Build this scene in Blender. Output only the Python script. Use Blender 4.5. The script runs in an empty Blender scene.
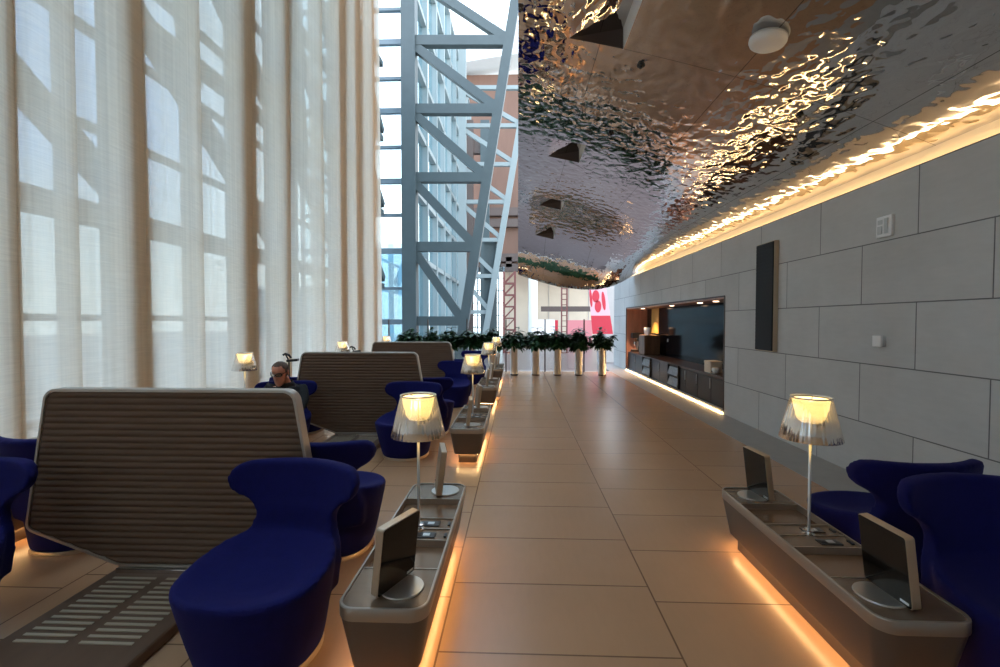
import bpy, bmesh, math, random
from mathutils import Vector, Matrix, Euler
random.seed(7)
PI = math.pi
scene = bpy.context.scene
COL = scene.collection

# ------------------------------------------------------------------ camera
H = 1.47
F = 465.0
PSI, PIT = math.radians(2.216), math.radians(1.54)
cam_d = bpy.data.cameras.new('camera')
cam = bpy.data.objects.new('camera', cam_d)
COL.objects.link(cam)
cam.location = (0, 0, H)
cam.rotation_euler = (PI / 2 - PIT, 0, PSI)
cam_d.sensor_width = 36
cam_d.lens = F * 36 / 1000
cam_d.clip_start = 0.05
cam_d.clip_end = 400
scene.camera = cam
RM = Euler((PI / 2 - PIT, 0, PSI)).to_matrix()


def px(u, v, X=None, Y=None, Z=None):
    """A point of the place measured on the photograph, on the plane X, Y or Z."""
    d = RM @ Vector(((u - 500) / F, (333.5 - v) / F, -1))
    if X is not None: t = X / d.x
    elif Y is not None: t = Y / d.y
    else: t = (Z - H) / d.z
    return Vector((0, 0, H)) + d * t


# ------------------------------------------------------------------ materials
def mat(name, col=(.8, .8, .8), rough=.5, metal=0., emit=None, es=0., spec=None, sheen=0., bump=None, var=None):
    m = bpy.data.materials.new(name)
    m.use_nodes = True
    nt = m.node_tree
    b = nt.nodes['Principled BSDF']
    b.inputs['Base Color'].default_value = (*col, 1)
    b.inputs['Roughness'].default_value = rough
    b.inputs['Metallic'].default_value = metal
    if spec is not None: b.inputs['Specular IOR Level'].default_value = spec
    if sheen:
        b.inputs['Sheen Weight'].default_value = sheen
        b.inputs['Sheen Roughness'].default_value = .4
        b.inputs['Sheen Tint'].default_value = (*[min(1, c * 3 + .1) for c in col], 1)
    if emit:
        b.inputs['Emission Color'].default_value = (*emit, 1)
        b.inputs['Emission Strength'].default_value = es
    if bump or var:
        tc = nt.nodes.new('ShaderNodeTexCoord')
        mp = nt.nodes.new('ShaderNodeMapping')
        nt.links.new(tc.outputs['Object'], mp.inputs['Vector'])
    if bump:
        sc, dist = bump[0], bump[1]
        n = nt.nodes.new('ShaderNodeTexNoise')
        n.inputs['Scale'].default_value = sc
        n.inputs['Detail'].default_value = 3
        bp = nt.nodes.new('ShaderNodeBump')
        bp.inputs['Distance'].default_value = dist
        bp.inputs['Strength'].default_value = 1
        nt.links.new(mp.outputs[0], n.inputs['Vector'])
        nt.links.new(n.outputs['Fac'], bp.inputs['Height'])
        nt.links.new(bp.outputs[0], b.inputs['Normal'])
    if var:
        sc, amt, stretch = var
        mp.inputs['Scale'].default_value = stretch
        n = nt.nodes.new('ShaderNodeTexNoise')
        n.inputs['Scale'].default_value = sc
        n.inputs['Detail'].default_value = 4
        r = nt.nodes.new('ShaderNodeValToRGB')
        r.color_ramp.elements[0].position = .3
        r.color_ramp.elements[1].position = .7
        r.color_ramp.elements[0].color = (*[c * (1 - amt) for c in col], 1)
        r.color_ramp.elements[1].color = (*[min(1, c * (1 + amt)) for c in col], 1)
        nt.links.new(mp.outputs[0], n.inputs['Vector'])
        nt.links.new(n.outputs['Fac'], r.inputs[0])
        nt.links.new(r.outputs[0], b.inputs['Base Color'])
    return m


def brick_mat(name, col, mortar, axes, bw, rh, offset, shift, msize, rough, amt=.08, nscale=3., spec=.4, tint=.03):
    m = bpy.data.materials.new(name)
    m.use_nodes = True
    nt = m.node_tree
    N, L = nt.nodes, nt.links
    b = N['Principled BSDF']
    g = N.new('ShaderNodeNewGeometry')
    s = N.new('ShaderNodeSeparateXYZ')
    L.new(g.outputs['Position'], s.inputs[0])
    c = N.new('ShaderNodeCombineXYZ')
    for i, ax in enumerate(axes):
        a = N.new('ShaderNodeMath'); a.operation = 'ADD'
        a.inputs[1].default_value = shift[i]
        L.new(s.outputs[ax], a.inputs[0])
        L.new(a.outputs[0], c.inputs[i])
    br = N.new('ShaderNodeTexBrick')
    br.offset = offset; br.offset_frequency = 2; br.squash = 1
    br.inputs['Scale'].default_value = 1
    br.inputs['Brick Width'].default_value = bw
    br.inputs['Row Height'].default_value = rh
    br.inputs['Mortar Size'].default_value = msize
    br.inputs['Mortar Smooth'].default_value = .1
    br.inputs['Bias'].default_value = 0
    br.inputs['Color1'].default_value = (*[x * (1 - tint) for x in col], 1)
    br.inputs['Color2'].default_value = (*[x * (1 + tint) for x in col], 1)
    br.inputs['Mortar'].default_value = (*mortar, 1)
    L.new(c.outputs[0], br.inputs['Vector'])
    n = N.new('ShaderNodeTexNoise'); n.inputs['Scale'].default_value = nscale; n.inputs['Detail'].default_value = 6
    n.inputs['Roughness'].default_value = .6
    n2 = N.new('ShaderNodeTexNoise'); n2.inputs['Scale'].default_value = nscale * 14; n2.inputs['Detail'].default_value = 3
    mp = N.new('ShaderNodeMapping'); mp.inputs['Scale'].default_value = (.35, 1.6, 1)
    L.new(c.outputs[0], mp.inputs[0]); L.new(c.outputs[0], n.inputs['Vector']); L.new(mp.outputs[0], n2.inputs['Vector'])
    ad = N.new('ShaderNodeMath'); ad.operation = 'MULTIPLY_ADD'; ad.inputs[1].default_value = .35
    L.new(n2.outputs['Fac'], ad.inputs[0]); L.new(n.outputs['Fac'], ad.inputs[2])
    mr = N.new('ShaderNodeMapRange')
    mr.inputs['From Min'].default_value = .35; mr.inputs['From Max'].default_value = 1.0
    mr.inputs['To Min'].default_value = 1 - amt; mr.inputs['To Max'].default_value = 1 + amt
    L.new(ad.outputs[0], mr.inputs['Value'])
    mx = N.new('ShaderNodeMix'); mx.data_type = 'RGBA'; mx.blend_type = 'MULTIPLY'; mx.inputs['Factor'].default_value = 1
    L.new(br.outputs['Color'], mx.inputs['A']); L.new(mr.outputs[0], mx.inputs['B'])
    L.new(mx.outputs['Result'], b.inputs['Base Color'])
    b.inputs['Roughness'].default_value = rough
    b.inputs['Specular IOR Level'].default_value = spec
    bp = N.new('ShaderNodeBump'); bp.inputs['Distance'].default_value = .003; bp.invert = True
    L.new(br.outputs['Fac'], bp.inputs['Height']); L.new(bp.outputs[0], b.inputs['Normal'])
    return m


def emat(name, col, s):
    m = bpy.data.materials.new(name); m.use_nodes = True
    nt = m.node_tree; nt.nodes.clear()
    e = nt.nodes.new('ShaderNodeEmission'); o = nt.nodes.new('ShaderNodeOutputMaterial')
    e.inputs[0].default_value = (*col, 1); e.inputs[1].default_value = s
    nt.links.new(e.outputs[0], o.inputs[0])
    return m


def mix_mat(name, parts):
    """layered shader: list of (weight, kind, colour, roughness)"""
    m = bpy.data.materials.new(name); m.use_nodes = True
    nt = m.node_tree; nt.nodes.clear()
    o = nt.nodes.new('ShaderNodeOutputMaterial')
    prev, tot = None, 0
    for w, kind, col, r in parts:
        s = nt.nodes.new('ShaderNodeBsdf' + kind)
        s.inputs['Color'].default_value = (*col, 1)
        if r is not None: s.inputs['Roughness'].default_value = r
        tot += w
        if prev is None: prev = s
        else:
            x = nt.nodes.new('ShaderNodeMixShader'); x.inputs[0].default_value = w / tot
            nt.links.new(prev.outputs[0], x.inputs[1]); nt.links.new(s.outputs[0], x.inputs[2]); prev = x
    nt.links.new(prev.outputs[0], o.inputs[0])
    return m


WARM = (1.0, .60, .25)
M = {}
M['floor'] = brick_mat('floor tile', (.52, .295, .160), (.22, .12, .065), 'YX', .5485, 1.075, .7475, (3.058, .355 + 10.75), .0045, .27, .07, 1.5, .5)
M['border'] = mat('grey border stone', (.40, .38, .355), .45, var=(6, .06, (1, 1, 1)))
M['stone'] = brick_mat('grey stone cladding', (.60, .595, .58), (.18, .18, .18), 'YZ', 1.225, .555, .5, (7.7075, .04), .005, .62, .11, 1.3, .3, .05)
M['plain'] = mat('pale plaster', (.62, .58, .52), .8, var=(2, .04, (1, 1, 1)))
M['roof'] = mat('grey roof soffit', (.42, .41, .40), .8, var=(2, .04, (1, 1, 1)))
M['cove'] = mat('cream cove plaster', (.86, .76, .58), .7)
M['led'] = emat('warm led', WARM, 11)
M['led_cove'] = emat('warm cove led', (1, .66, .33), 8)
M['led_wall'] = emat('warm wall base led', WARM, 18)
M['body'] = mat('taupe lacquer', (.130, .095, .072), .38, .2, var=(3, .05, (1, 1, 1)))
M['rim'] = mat('satin champagne metal', (.42, .355, .295), .33, .7)
M['deck'] = mat('brushed bronze', (.27, .185, .125), .26, .5, var=(40, .08, (.15, 1, 1)))
M['tray'] = mat('polished bronze tray', (.30, .19, .12), .22, .55)
M['chrome'] = mat('chrome', (.80, .78, .76), .12, 1)
M['steel'] = mat('brushed stainless', (.66, .66, .66), .34, .9, var=(20, .1, (1, 1, .05)))
M['beige_metal'] = mat('champagne aluminium', (.58, .455, .33), .38, .6)
M['silver_disc'] = mat('satin silver', (.66, .62, .57), .3, .85)
M['screen'] = mat('black glass', (.006, .006, .006), .10, 0, spec=.3)
M['socket'] = mat('dark socket plate', (.03, .028, .03), .35)
M['white'] = mat('white plastic', (.90, .90, .89), .45, bump=(60, .0005))
M['offwhite'] = mat('off white plastic', (.62, .63, .62), .5)
M['black'] = mat('black lacquer', (.012, .012, .013), .4, var=(8, .2, (1, 1, 1)))
M['speaker'] = mat('black speaker cloth', (.016, .018, .022), .75, bump=(400, .001))
M['blue'] = mat('royal blue wool', (.0055, .006, .088), .85, 0, spec=.2, sheen=.25, bump=(260, .0012), var=(30, .07, (1, 1, 1)))
M['seam'] = mat('dark blue piping', (.006, .007, .09), .8)
M['felt'] = mat('taupe ribbed felt', (.165, .107, .075), .9, 0, spec=.15, bump=(180, .001), var=(14, .10, (.25, 1, 1.6)))
M['frame'] = mat('pale bronze frame', (.50, .44, .38), .4, .45)
M['platform'] = mat('dark bronze plate', (.165, .095, .058), .45, .2, var=(20, .07, (1, .1, 1)))
M['slat'] = mat('pale metal slats', (.52, .44, .32), .45, .3)
def curtain_mat():
    m = bpy.data.materials.new('sheer linen'); m.use_nodes = True
    nt = m.node_tree; nt.nodes.clear(); N, L = nt.nodes, nt.links
    o = N.new('ShaderNodeOutputMaterial')
    g = N.new('ShaderNodeNewGeometry')
    mp = N.new('ShaderNodeMapping'); mp.inputs['Scale'].default_value = (9, 9, .12)
    L.new(g.outputs['Position'], mp.inputs[0])
    n = N.new('ShaderNodeTexNoise'); n.inputs['Scale'].default_value = 3; n.inputs['Detail'].default_value = 4
    L.new(mp.outputs[0], n.inputs['Vector'])
    mp2 = N.new('ShaderNodeMapping'); mp2.inputs['Scale'].default_value = (2, 2, 60)
    L.new(g.outputs['Position'], mp2.inputs[0])
    n2 = N.new('ShaderNodeTexNoise'); n2.inputs['Scale'].default_value = 2.2; n2.inputs['Detail'].default_value = 3
    L.new(mp2.outputs[0], n2.inputs['Vector'])
    a = N.new('ShaderNodeMath'); a.operation = 'ADD'; L.new(n.outputs['Fac'], a.inputs[0]); L.new(n2.outputs['Fac'], a.inputs[1])
    def rng(lo, hi):
        r = N.new('ShaderNodeMapRange'); r.inputs['From Min'].default_value = .7; r.inputs['From Max'].default_value = 1.3
        r.inputs['To Min'].default_value = lo; r.inputs['To Max'].default_value = hi
        L.new(a.outputs[0], r.inputs['Value']); return r
    tl = N.new('ShaderNodeBsdfTranslucent'); tl.inputs['Color'].default_value = (.93, .82, .67, 1)
    df = N.new('ShaderNodeBsdfDiffuse'); df.inputs['Color'].default_value = (.50, .35, .24, 1)
    tp = N.new('ShaderNodeBsdfTransparent'); tp.inputs['Color'].default_value = (1, 1, 1, 1)
    m1 = N.new('ShaderNodeMixShader'); L.new(rng(.32, .44).outputs[0], m1.inputs[0]); L.new(tl.outputs[0], m1.inputs[1]); L.new(df.outputs[0], m1.inputs[2])
    m2 = N.new('ShaderNodeMixShader'); L.new(rng(.05, .15).outputs[0], m2.inputs[0]); L.new(m1.outputs[0], m2.inputs[1]); L.new(tp.outputs[0], m2.inputs[2])
    L.new(m2.outputs[0], o.inputs[0])
    return m


M['curtain'] = curtain_mat()
M['hem'] = mat('curtain hem', (.62, .55, .46), .9)
M['glass'] = mix_mat('thin glass', [(.90, 'Transparent', (.86, .94, .96), None), (.10, 'Glossy', (.8, .9, .95), .03)])
M['clear'] = mix_mat('clear glass', [(.94, 'Transparent', (.95, .97, .97), None), (.06, 'Glossy', (.9, .95, .95), .02)])
M['tint'] = mix_mat('tinted lens', [(.75, 'Transparent', (.6, .55, .5), None), (.25, 'Glossy', (.8, .8, .8), .05)])
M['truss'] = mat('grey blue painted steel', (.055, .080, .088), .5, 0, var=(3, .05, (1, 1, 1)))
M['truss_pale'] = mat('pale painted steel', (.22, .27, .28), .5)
M['mullion'] = mat('dark blue mullion', (.13, .18, .215), .5)
M['bronze_wall'] = mat('bronze soffit panels', (.14, .074, .05), .55, var=(1.2, .10, (1, 1, .2)))
M['dark_steel'] = mat('dark steel', (.085, .062, .055), .5)
M['red_steel'] = mat('brick red painted steel', (.20, .065, .06), .5)
M['beige'] = mat('beige hall panels', (.66, .58, .46), .7, var=(.6, .06, (1, 1, 1)))
M['pale_roof'] = mat('pale roof fascia', (.62, .68, .70), .6)
M['pink'] = mat('pink shopfront', (.62, .22, .24), .6)
M['banner_red'] = mat('banner red', (.50, .02, .045), .6)
M['banner_pale'] = mat('banner pale pink', (.66, .40, .46), .6)
M['concourse'] = mat('pale concourse stone', (.13, .10, .095), .3, var=(1, .05, (1, 1, 1)))
M['ground'] = mat('pale sand ground', (.55, .50, .44), .9, var=(.5, .08, (1, 1, 1)))
M['blue_building'] = mat('blue grey cladding', (.13, .27, .36), .6, var=(1, .08, (1, 1, .1)))
M['leaf'] = mat('dark green leaf', (.020, .070, .022), .45, var=(9, .45, (1, 1, 1)))
M['stem'] = mat('green brown stem', (.05, .06, .02), .7)
M['soil'] = mat('dark soil', (.03, .022, .016), .95, bump=(40, .01))
M['wood'] = mat('dark veneer', (.060, .030, .020), .30, 0, var=(9, .25, (1, .15, 3)))
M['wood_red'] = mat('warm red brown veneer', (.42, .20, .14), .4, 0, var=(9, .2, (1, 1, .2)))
M['walnut'] = mat('walnut', (.15, .08, .045), .45, 0, var=(12, .3, (1, 1, .15)))
M['niche_glass'] = mat('smoked back panel', (.007, .007, .009), .12, 0, spec=.12)
M['gold'] = mat('gold lit panel', (.52, .30, .06), .5)
M['cabinet'] = mat('charcoal cabinet front', (.011, .009, .009), .32, var=(10, .15, (1, 1, .2)))
M['paper'] = mat('magazine paper', (.32, .36, .40), .5, var=(20, .3, (1, 1, 1)))
M['card'] = mat('pale box card', (.72, .62, .48), .6)
M['skin'] = mat('skin', (.62, .25, .155), .5, bump=(120, .0006), var=(14, .08, (1, 1, 1)))
M['hair'] = mat('grey brown hair', (.13, .085, .06), .7, bump=(220, .003), var=(60, .35, (1, 1, 1)))
M['coat'] = mat('black coat', (.008, .008, .009), .75, bump=(40, .006))
M['trousers'] = mat('charcoal trousers', (.02, .02, .024), .85, bump=(60, .003))
M['shoe'] = mat('black leather', (.01, .009, .009), .35)
M['lens'] = mat('dark spectacle', (.012, .01, .01), .2)


def ceiling_mat():
    m = bpy.data.materials.new('rippled mirror metal'); m.use_nodes = True
    nt = m.node_tree; N, L = nt.nodes, nt.links
    b = N['Principled BSDF']
    b.inputs['Base Color'].default_value = (.63, .61, .60, 1)
    b.inputs['Metallic'].default_value = 1
    b.inputs['Roughness'].default_value = .05
    g = N.new('ShaderNodeNewGeometry')
    mp = N.new('ShaderNodeMapping'); mp.inputs['Scale'].default_value = (1.25, .9, 1)
    L.new(g.outputs['Position'], mp.inputs[0])
    n1 = N.new('ShaderNodeTexNoise'); n1.inputs['Scale'].default_value = 7.5; n1.inputs['Detail'].default_value = 1.2; n1.inputs['Roughness'].default_value = .35
    n1.inputs['Distortion'].default_value = .3
    n2 = N.new('ShaderNodeTexNoise'); n2.inputs['Scale'].default_value = 1.1; n2.inputs['Detail'].default_value = 1
    L.new(mp.outputs[0], n1.inputs['Vector']); L.new(mp.outputs[0], n2.inputs['Vector'])
    a = N.new('ShaderNodeMath'); a.operation = 'MULTIPLY_ADD'; a.inputs[1].default_value = 1.6
    L.new(n2.outputs['Fac'], a.inputs[0]); L.new(n1.outputs['Fac'], a.inputs[2])
    bp = N.new('ShaderNodeBump'); bp.inputs['Distance'].default_value = .0095; bp.inputs['Strength'].default_value = 1
    L.new(a.outputs[0], bp.inputs['Height']); L.new(bp.outputs[0], b.inputs['Normal'])
    # panel joints of the metal sheets
    s = N.new('ShaderNodeSeparateXYZ'); L.new(g.outputs['Position'], s.inputs[0])
    prev = None
    for ax, per, off in (('X', 1.15, .45), ('Y', 2.4, .7)):
        p = N.new('ShaderNodeMath'); p.operation = 'ADD'; p.inputs[1].default_value = off + per * 10
        q = N.new('ShaderNodeMath'); q.operation = 'MODULO'; q.inputs[1].default_value = per
        r = N.new('ShaderNodeMath'); r.operation = 'LESS_THAN'; r.inputs[1].default_value = .005
        L.new(s.outputs[ax], p.inputs[0]); L.new(p.outputs[0], q.inputs[0]); L.new(q.outputs[0], r.inputs[0])
        if prev is None: prev = r
        else:
            z = N.new('ShaderNodeMath'); z.operation = 'MAXIMUM'
            L.new(prev.outputs[0], z.inputs[0]); L.new(r.outputs[0], z.inputs[1]); prev = z
    mx = N.new('ShaderNodeMix'); mx.data_type = 'RGBA'
    mx.inputs['A'].default_value = (.63, .61, .60, 1); mx.inputs['B'].default_value = (.09, .085, .08, 1)
    L.new(prev.outputs[0], mx.inputs['Factor']); L.new(mx.outputs['Result'], b.inputs['Base Color'])
    return m


M['mirror'] = ceiling_mat()
def shade_mat():
    m = bpy.data.materials.new('silvered clear shade'); m.use_nodes = True     # silvering thins out towards the top
    nt = m.node_tree; nt.nodes.clear(); N, L = nt.nodes, nt.links
    o = N.new('ShaderNodeOutputMaterial')
    tc = N.new('ShaderNodeTexCoord'); sp = N.new('ShaderNodeSeparateXYZ'); L.new(tc.outputs['Object'], sp.inputs[0])
    r = N.new('ShaderNodeMapRange'); r.inputs['From Min'].default_value = .54; r.inputs['From Max'].default_value = .64
    r.inputs['To Min'].default_value = .10; r.inputs['To Max'].default_value = .58
    L.new(sp.outputs['Z'], r.inputs['Value'])
    gl = N.new('ShaderNodeBsdfGlossy'); gl.inputs['Color'].default_value = (.86, .85, .84, 1); gl.inputs['Roughness'].default_value = .14
    tl = N.new('ShaderNodeBsdfTranslucent'); tl.inputs['Color'].default_value = (.85, .83, .8, 1)
    tp = N.new('ShaderNodeBsdfTransparent'); tp.inputs['Color'].default_value = (.97, .95, .92, 1)
    a = N.new('ShaderNodeMixShader'); a.inputs[0].default_value = .08; L.new(gl.outputs[0], a.inputs[1]); L.new(tl.outputs[0], a.inputs[2])
    b = N.new('ShaderNodeMixShader'); L.new(r.outputs[0], b.inputs[0]); L.new(a.outputs[0], b.inputs[1]); L.new(tp.outputs[0], b.inputs[2])
    L.new(b.outputs[0], o.inputs[0])
    return m


M['shade'] = shade_mat()
M['diffuser'] = mat('lit opal diffuser', (.9, .8, .6), .5, emit=(1, .66, .22), es=1.55)
M['bulb'] = emat('lamp bulb', (1, .80, .50), 6)
M['spot'] = emat('downlight', (1, .66, .42), 3.5)


# ------------------------------------------------------------------ mesh builder
class MB:
    def __init__(s): s.v, s.f = [], []

    def add(s, vs, fs, T=None):
        o = len(s.v)
        s.v += [tuple(T @ Vector(p)) if T else tuple(p) for p in vs]
        s.f += [tuple(i + o for i in f) for f in fs]
        return s

    def box(s, c, d, T=None, rot=None):
        x, y, z = [k / 2 for k in d]
        vs = [(-x, -y, -z), (x, -y, -z), (x, y, -z), (-x, y, -z), (-x, -y, z), (x, -y, z), (x, y, z), (-x, y, z)]
        m = Matrix.Translation(c)
        if rot: m = m @ Euler(rot).to_matrix().to_4x4()
        if T: m = T @ m
        return s.add(vs, [(0, 3, 2, 1), (4, 5, 6, 7), (0, 1, 5, 4), (1, 2, 6, 5), (2, 3, 7, 6), (3, 0, 4, 7)], m)

    def bb(s, x0, x1, y0, y1, z0, z1):
        return s.box(((x0 + x1) / 2, (y0 + y1) / 2, (z0 + z1) / 2), (x1 - x0, y1 - y0, z1 - z0))

    def bar(s, a, b, w, h=None, up=(0, 1, 0)):
        """square bar from a to b; w is its size across 'up', h along it"""
        a, b = Vector(a), Vector(b); h = h or w
        d = (b - a).normalized(); u = Vector(up)
        if abs(d.dot(u)) > .95: u = Vector((1, 0, 0))
        r = d.cross(u).normalized(); u = r.cross(d).normalized()
        vs = []
        for p in (a, b):
            for i, j in ((-1, -1), (1, -1), (1, 1), (-1, 1)): vs.append(p + r * i * w / 2 + u * j * h / 2)
        return s.add(vs, [(0, 1, 2, 3), (7, 6, 5, 4), (0, 4, 5, 1), (1, 5, 6, 2), (2, 6, 7, 3), (3, 7, 4, 0)])

    def rings(s, rings, caps=True, closed=True):
        n = len(rings[0]); vs = [p for r in rings for p in r]; fs = []
        for i in range(len(rings) - 1):
            for j in range(n if closed else n - 1):
                k = (j + 1) % n
                fs.append((i * n + j, i * n + k, (i + 1) * n + k, (i + 1) * n + j))
        if caps:
            fs.append(tuple(reversed(range(n)))); fs.append(tuple((len(rings) - 1) * n + j for j in range(n)))
        return s.add(vs, fs)

    def lathe(s, prof, n=32, c=(0, 0, 0), caps=False, flute=0, nf=0):
        R = []
        for r, z in prof:
            ring = []
            for j in range(n):
                a = 2 * PI * j / n
                rr = r * (1 + (flute * math.cos(nf * a) if flute else 0))
                ring.append((c[0] + rr * math.cos(a), c[1] + rr * math.sin(a), c[2] + z))
            R.append(ring)
        return s.rings(R, caps)

    def tube(s, pts, r, n=10):
        pts = [Vector(p) for p in pts]; R = []
        for i, p in enumerate(pts):
            d = (pts[min(i + 1, len(pts) - 1)] - pts[max(i - 1, 0)]).normalized()
            u = Vector((0, 0, 1)) if abs(d.z) < .9 else Vector((1, 0, 0))
            a = d.cross(u).normalized(); b = a.cross(d)
            rr = r[i] if isinstance(r, (list, tuple)) else r
            R.append([p + (a * math.cos(2 * PI * j / n) + b * math.sin(2 * PI * j / n)) * rr for j in range(n)])
        return s.rings(R)

    def loft(s, outlines, caps=True): return s.rings(outlines, caps)

    def build(s, name, m, parent=None, smooth=False, bevel=0, loc=None, auto=False):
        me = bpy.data.meshes.new(name)
        me.from_pydata([tuple(p) for p in s.v], [], s.f)
        bm = bmesh.new(); bm.from_mesh(me)
        bmesh.ops.recalc_face_normals(bm, faces=bm.faces)
        if bevel:
            es = [e for e in bm.edges if len(e.link_faces) == 2 and e.calc_face_angle(0) > .6]
            bmesh.ops.bevel(bm, geom=es, offset=bevel, segments=2, affect='EDGES', profile=.5, clamp_overlap=True)
        bm.to_mesh(me); bm.free()
        if smooth or auto:
            for p in me.polygons: p.use_smooth = True
            if auto: me.set_sharp_from_angle(angle=math.radians(38))
        me.materials.append(M[m])
        o = bpy.data.objects.new(name, me)
        COL.objects.link(o)
        if parent: o.parent = parent
        if loc: o.location = loc
        return o


def tag(o, label, cat, group=None, kind=None):
    o['label'] = label; o['category'] = cat
    if group: o['group'] = group
    if kind: o['kind'] = kind
    return o


def empty(name, label, cat, loc=(0, 0, 0), rz=0, group=None):
    o = bpy.data.objects.new(name, None)
    o.empty_display_size = .1
    COL.objects.link(o)
    o.location = loc; o.rotation_euler = (0, 0, rz)
    return tag(o, label, cat, group)


def struct(o):
    o['kind'] = 'structure'
    return o


def dup(root, loc, rz, label):
    def cp(o, par):
        c = o.copy(); COL.objects.link(c)
        if par: c.parent = par
        for ch in list(o.children): cp(ch, c)
        return c
    r = cp(root, None)
    r.location = loc; r.rotation_euler = (0, 0, rz); r['label'] = label
    return r


def rrect(hx, hy, r, z, n=6, cx=0, cy=0):
    out = []
    for sx, sy, a0 in ((1, 1, 0), (-1, 1, 90), (-1, -1, 180), (1, -1, 270)):
        for i in range(n + 1):
            a = math.radians(a0 + 90 * i / n)
            out.append((cx + sx * (hx - r) + r * math.cos(a), cy + sy * (hy - r) + r * math.sin(a), z))
    return out


def baked(o):
    """replace o's mesh by the shape its modifiers give"""
    dg = bpy.context.evaluated_depsgraph_get()
    me = bpy.data.meshes.new_from_object(o.evaluated_get(dg))
    mats = list(o.data.materials)
    o.modifiers.clear(); o.data = me
    if not me.materials:
        for m in mats: me.materials.append(m)
    for p in me.polygons: p.use_smooth = True
    return o


def facing(x, y): return math.atan2(y, x) + PI / 2      # things are built facing -Y


# ------------------------------------------------------------------ the setting
XW = 3.25
struct(MB().bb(-4.6, 2.70, -4, 13.6, -.2, 0).build('floor', 'floor'))
struct(MB().bb(2.70, 3.95, -4, 15.9, -.2, 0).build('trim_1', 'border'))
NY0, NY1, NZ0, NZ1 = 7.45, 14.1, .05, 1.86
struct(MB().bb(XW, XW + .2, -4, NY0, 0, 2.74).build('wall_right', 'stone'))
struct(MB().bb(XW, XW + .2, NY1, 15.9, 0, 2.74).build('wall_right_end', 'stone'))
struct(MB().bb(XW, XW + .2, NY0, NY1, NZ1, 2.74).build('wall_right_lintel', 'stone'))
struct(MB().bb(XW - .004, XW + .6, NY0, NY1, .036, NZ0).bb(XW + .09, XW + .6, NY0, NY1, .001, .036).build('wall_right_sill', 'stone'))
struct(MB().bb(3.52, 3.62, -4, 15.8, 2.5, 3.3).bb(3.45, 3.62, -4, 15.8, 2.5, 2.70).build('trim_2', 'cove'))
struct(MB().bb(-6.6, 3.8, -4.2, -4, -.2, 13.5).build('wall_back_added', 'plain'))  # unseen wall behind the camera, added to keep out frontal light
m = MB(); p = MB()
for k in range(7): m.bb(-6.9, .2, -4.2 + 2.95 * k, -3.9 + 2.95 * k, 13.5, 13.8)
for k in range(4): m.bb(-6.9 + 2.28 * k, -6.62 + 2.28 * k, -4.2, 13.8, 13.5, 13.8)
p.bb(-6.9, .2, -4.2, 13.8, 13.62, 13.64)
o = struct(m.build('ceiling_hall_added', 'roof')); p.build('glass', 'glass', o)  # unseen roof added to hold back daylight, glazed to let some through
struct(MB().bb(.02, .2, -4.2, 13.1, 4.03, 13.5).build('wall_upper_light_stop', 'roof'))  # hidden wall added over the mirror ceiling to stop light leaking in
t = tag(MB().bb(3.415, 3.435, -3.9, 15.7, 2.742, 2.756).build('cove_light', 'led_cove'), 'warm strip light hidden in the cove above the grey stone wall', 'strip light')
t = tag(MB().bb(XW - .016, XW - .005, NY0 + .02, NY1 - .02, .003, .018).build('base_light', 'led_wall'), 'warm strip light at floor level under the pantry niche', 'strip light')

# mirror ceiling: arched section, rolled down at its far end, with wedge-shaped light recesses
Y_END = 13.2


def z_arch(x):
    t = 3.52 - x
    return 2.95 + .42 * t - .035 * t * t


ENDZ = [(-.2, 2.80), (0, 2.78), (.6, 2.58), (1.19, 2.42), (1.8, 2.355), (2.24, 2.35), (2.6, 2.43), (2.95, 2.58), (3.25, 2.78), (3.52, 2.94)]


def z_end(x):
    for (a, p), (b, q) in zip(ENDZ, ENDZ[1:]):
        if x <= b:
            k = (x - a) / (b - a); return p + (q - p) * k
    return ENDZ[-1][1]


def z_ceil(x, y):
    z0 = z_arch(x)
    q = max(0, min(1, (y - 9.9) / (Y_END - 9.9)))
    return z0 - (z0 - z_end(x)) * (1 - math.sqrt(max(0, 1 - q * q)))


RECX = (.44, .90)
RECY = []
for (u, v) in ((612, 18), (574, 152), (552, 203), (543.5, 230)):
    d = px(u, v, Y=1.0) - Vector((0, 0, H)); t = 1.0
    for _ in range(400):
        p = Vector((0, 0, H)) + d * t
        if p.z > z_ceil(p.x, p.y): break
        t += .04
    RECY.append(p.y)
print('recess', RECY)
RW = .34
xs = [i * .12 for i in range(30)]
xs = sorted(set([x for x in xs if x <= 3.45 and min(abs(x - RECX[0]), abs(x - RECX[1])) > .05] + [3.52, *RECX]))
ys = [-4 + .3 * i for i in range(47)] + [9.9 + 3.3 * math.sin(PI / 2 * i / 22) for i in range(23)]
for yc in RECY: ys = [y for y in ys if min(abs(y - yc + RW), abs(y - yc - RW)) > .06] + [yc - RW, yc + RW]
ys = sorted(set(ys))
c = MB(); nx = len(xs)
vs = [(x, y, z_ceil(x, y)) for y in ys for x in xs]
fs = []
for j in range(len(ys) - 1):
    for i in range(nx - 1):
        ym = (ys[j] + ys[j + 1]) / 2; xm = (xs[i] + xs[i + 1]) / 2
        if RECX[0] < xm < RECX[1] and any(abs(ym - yc) < RW for yc in RECY): continue
        fs.append((j * nx + i, j * nx + i + 1, (j + 1) * nx + i + 1, (j + 1) * nx + i))
c.add(vs, fs)
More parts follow.
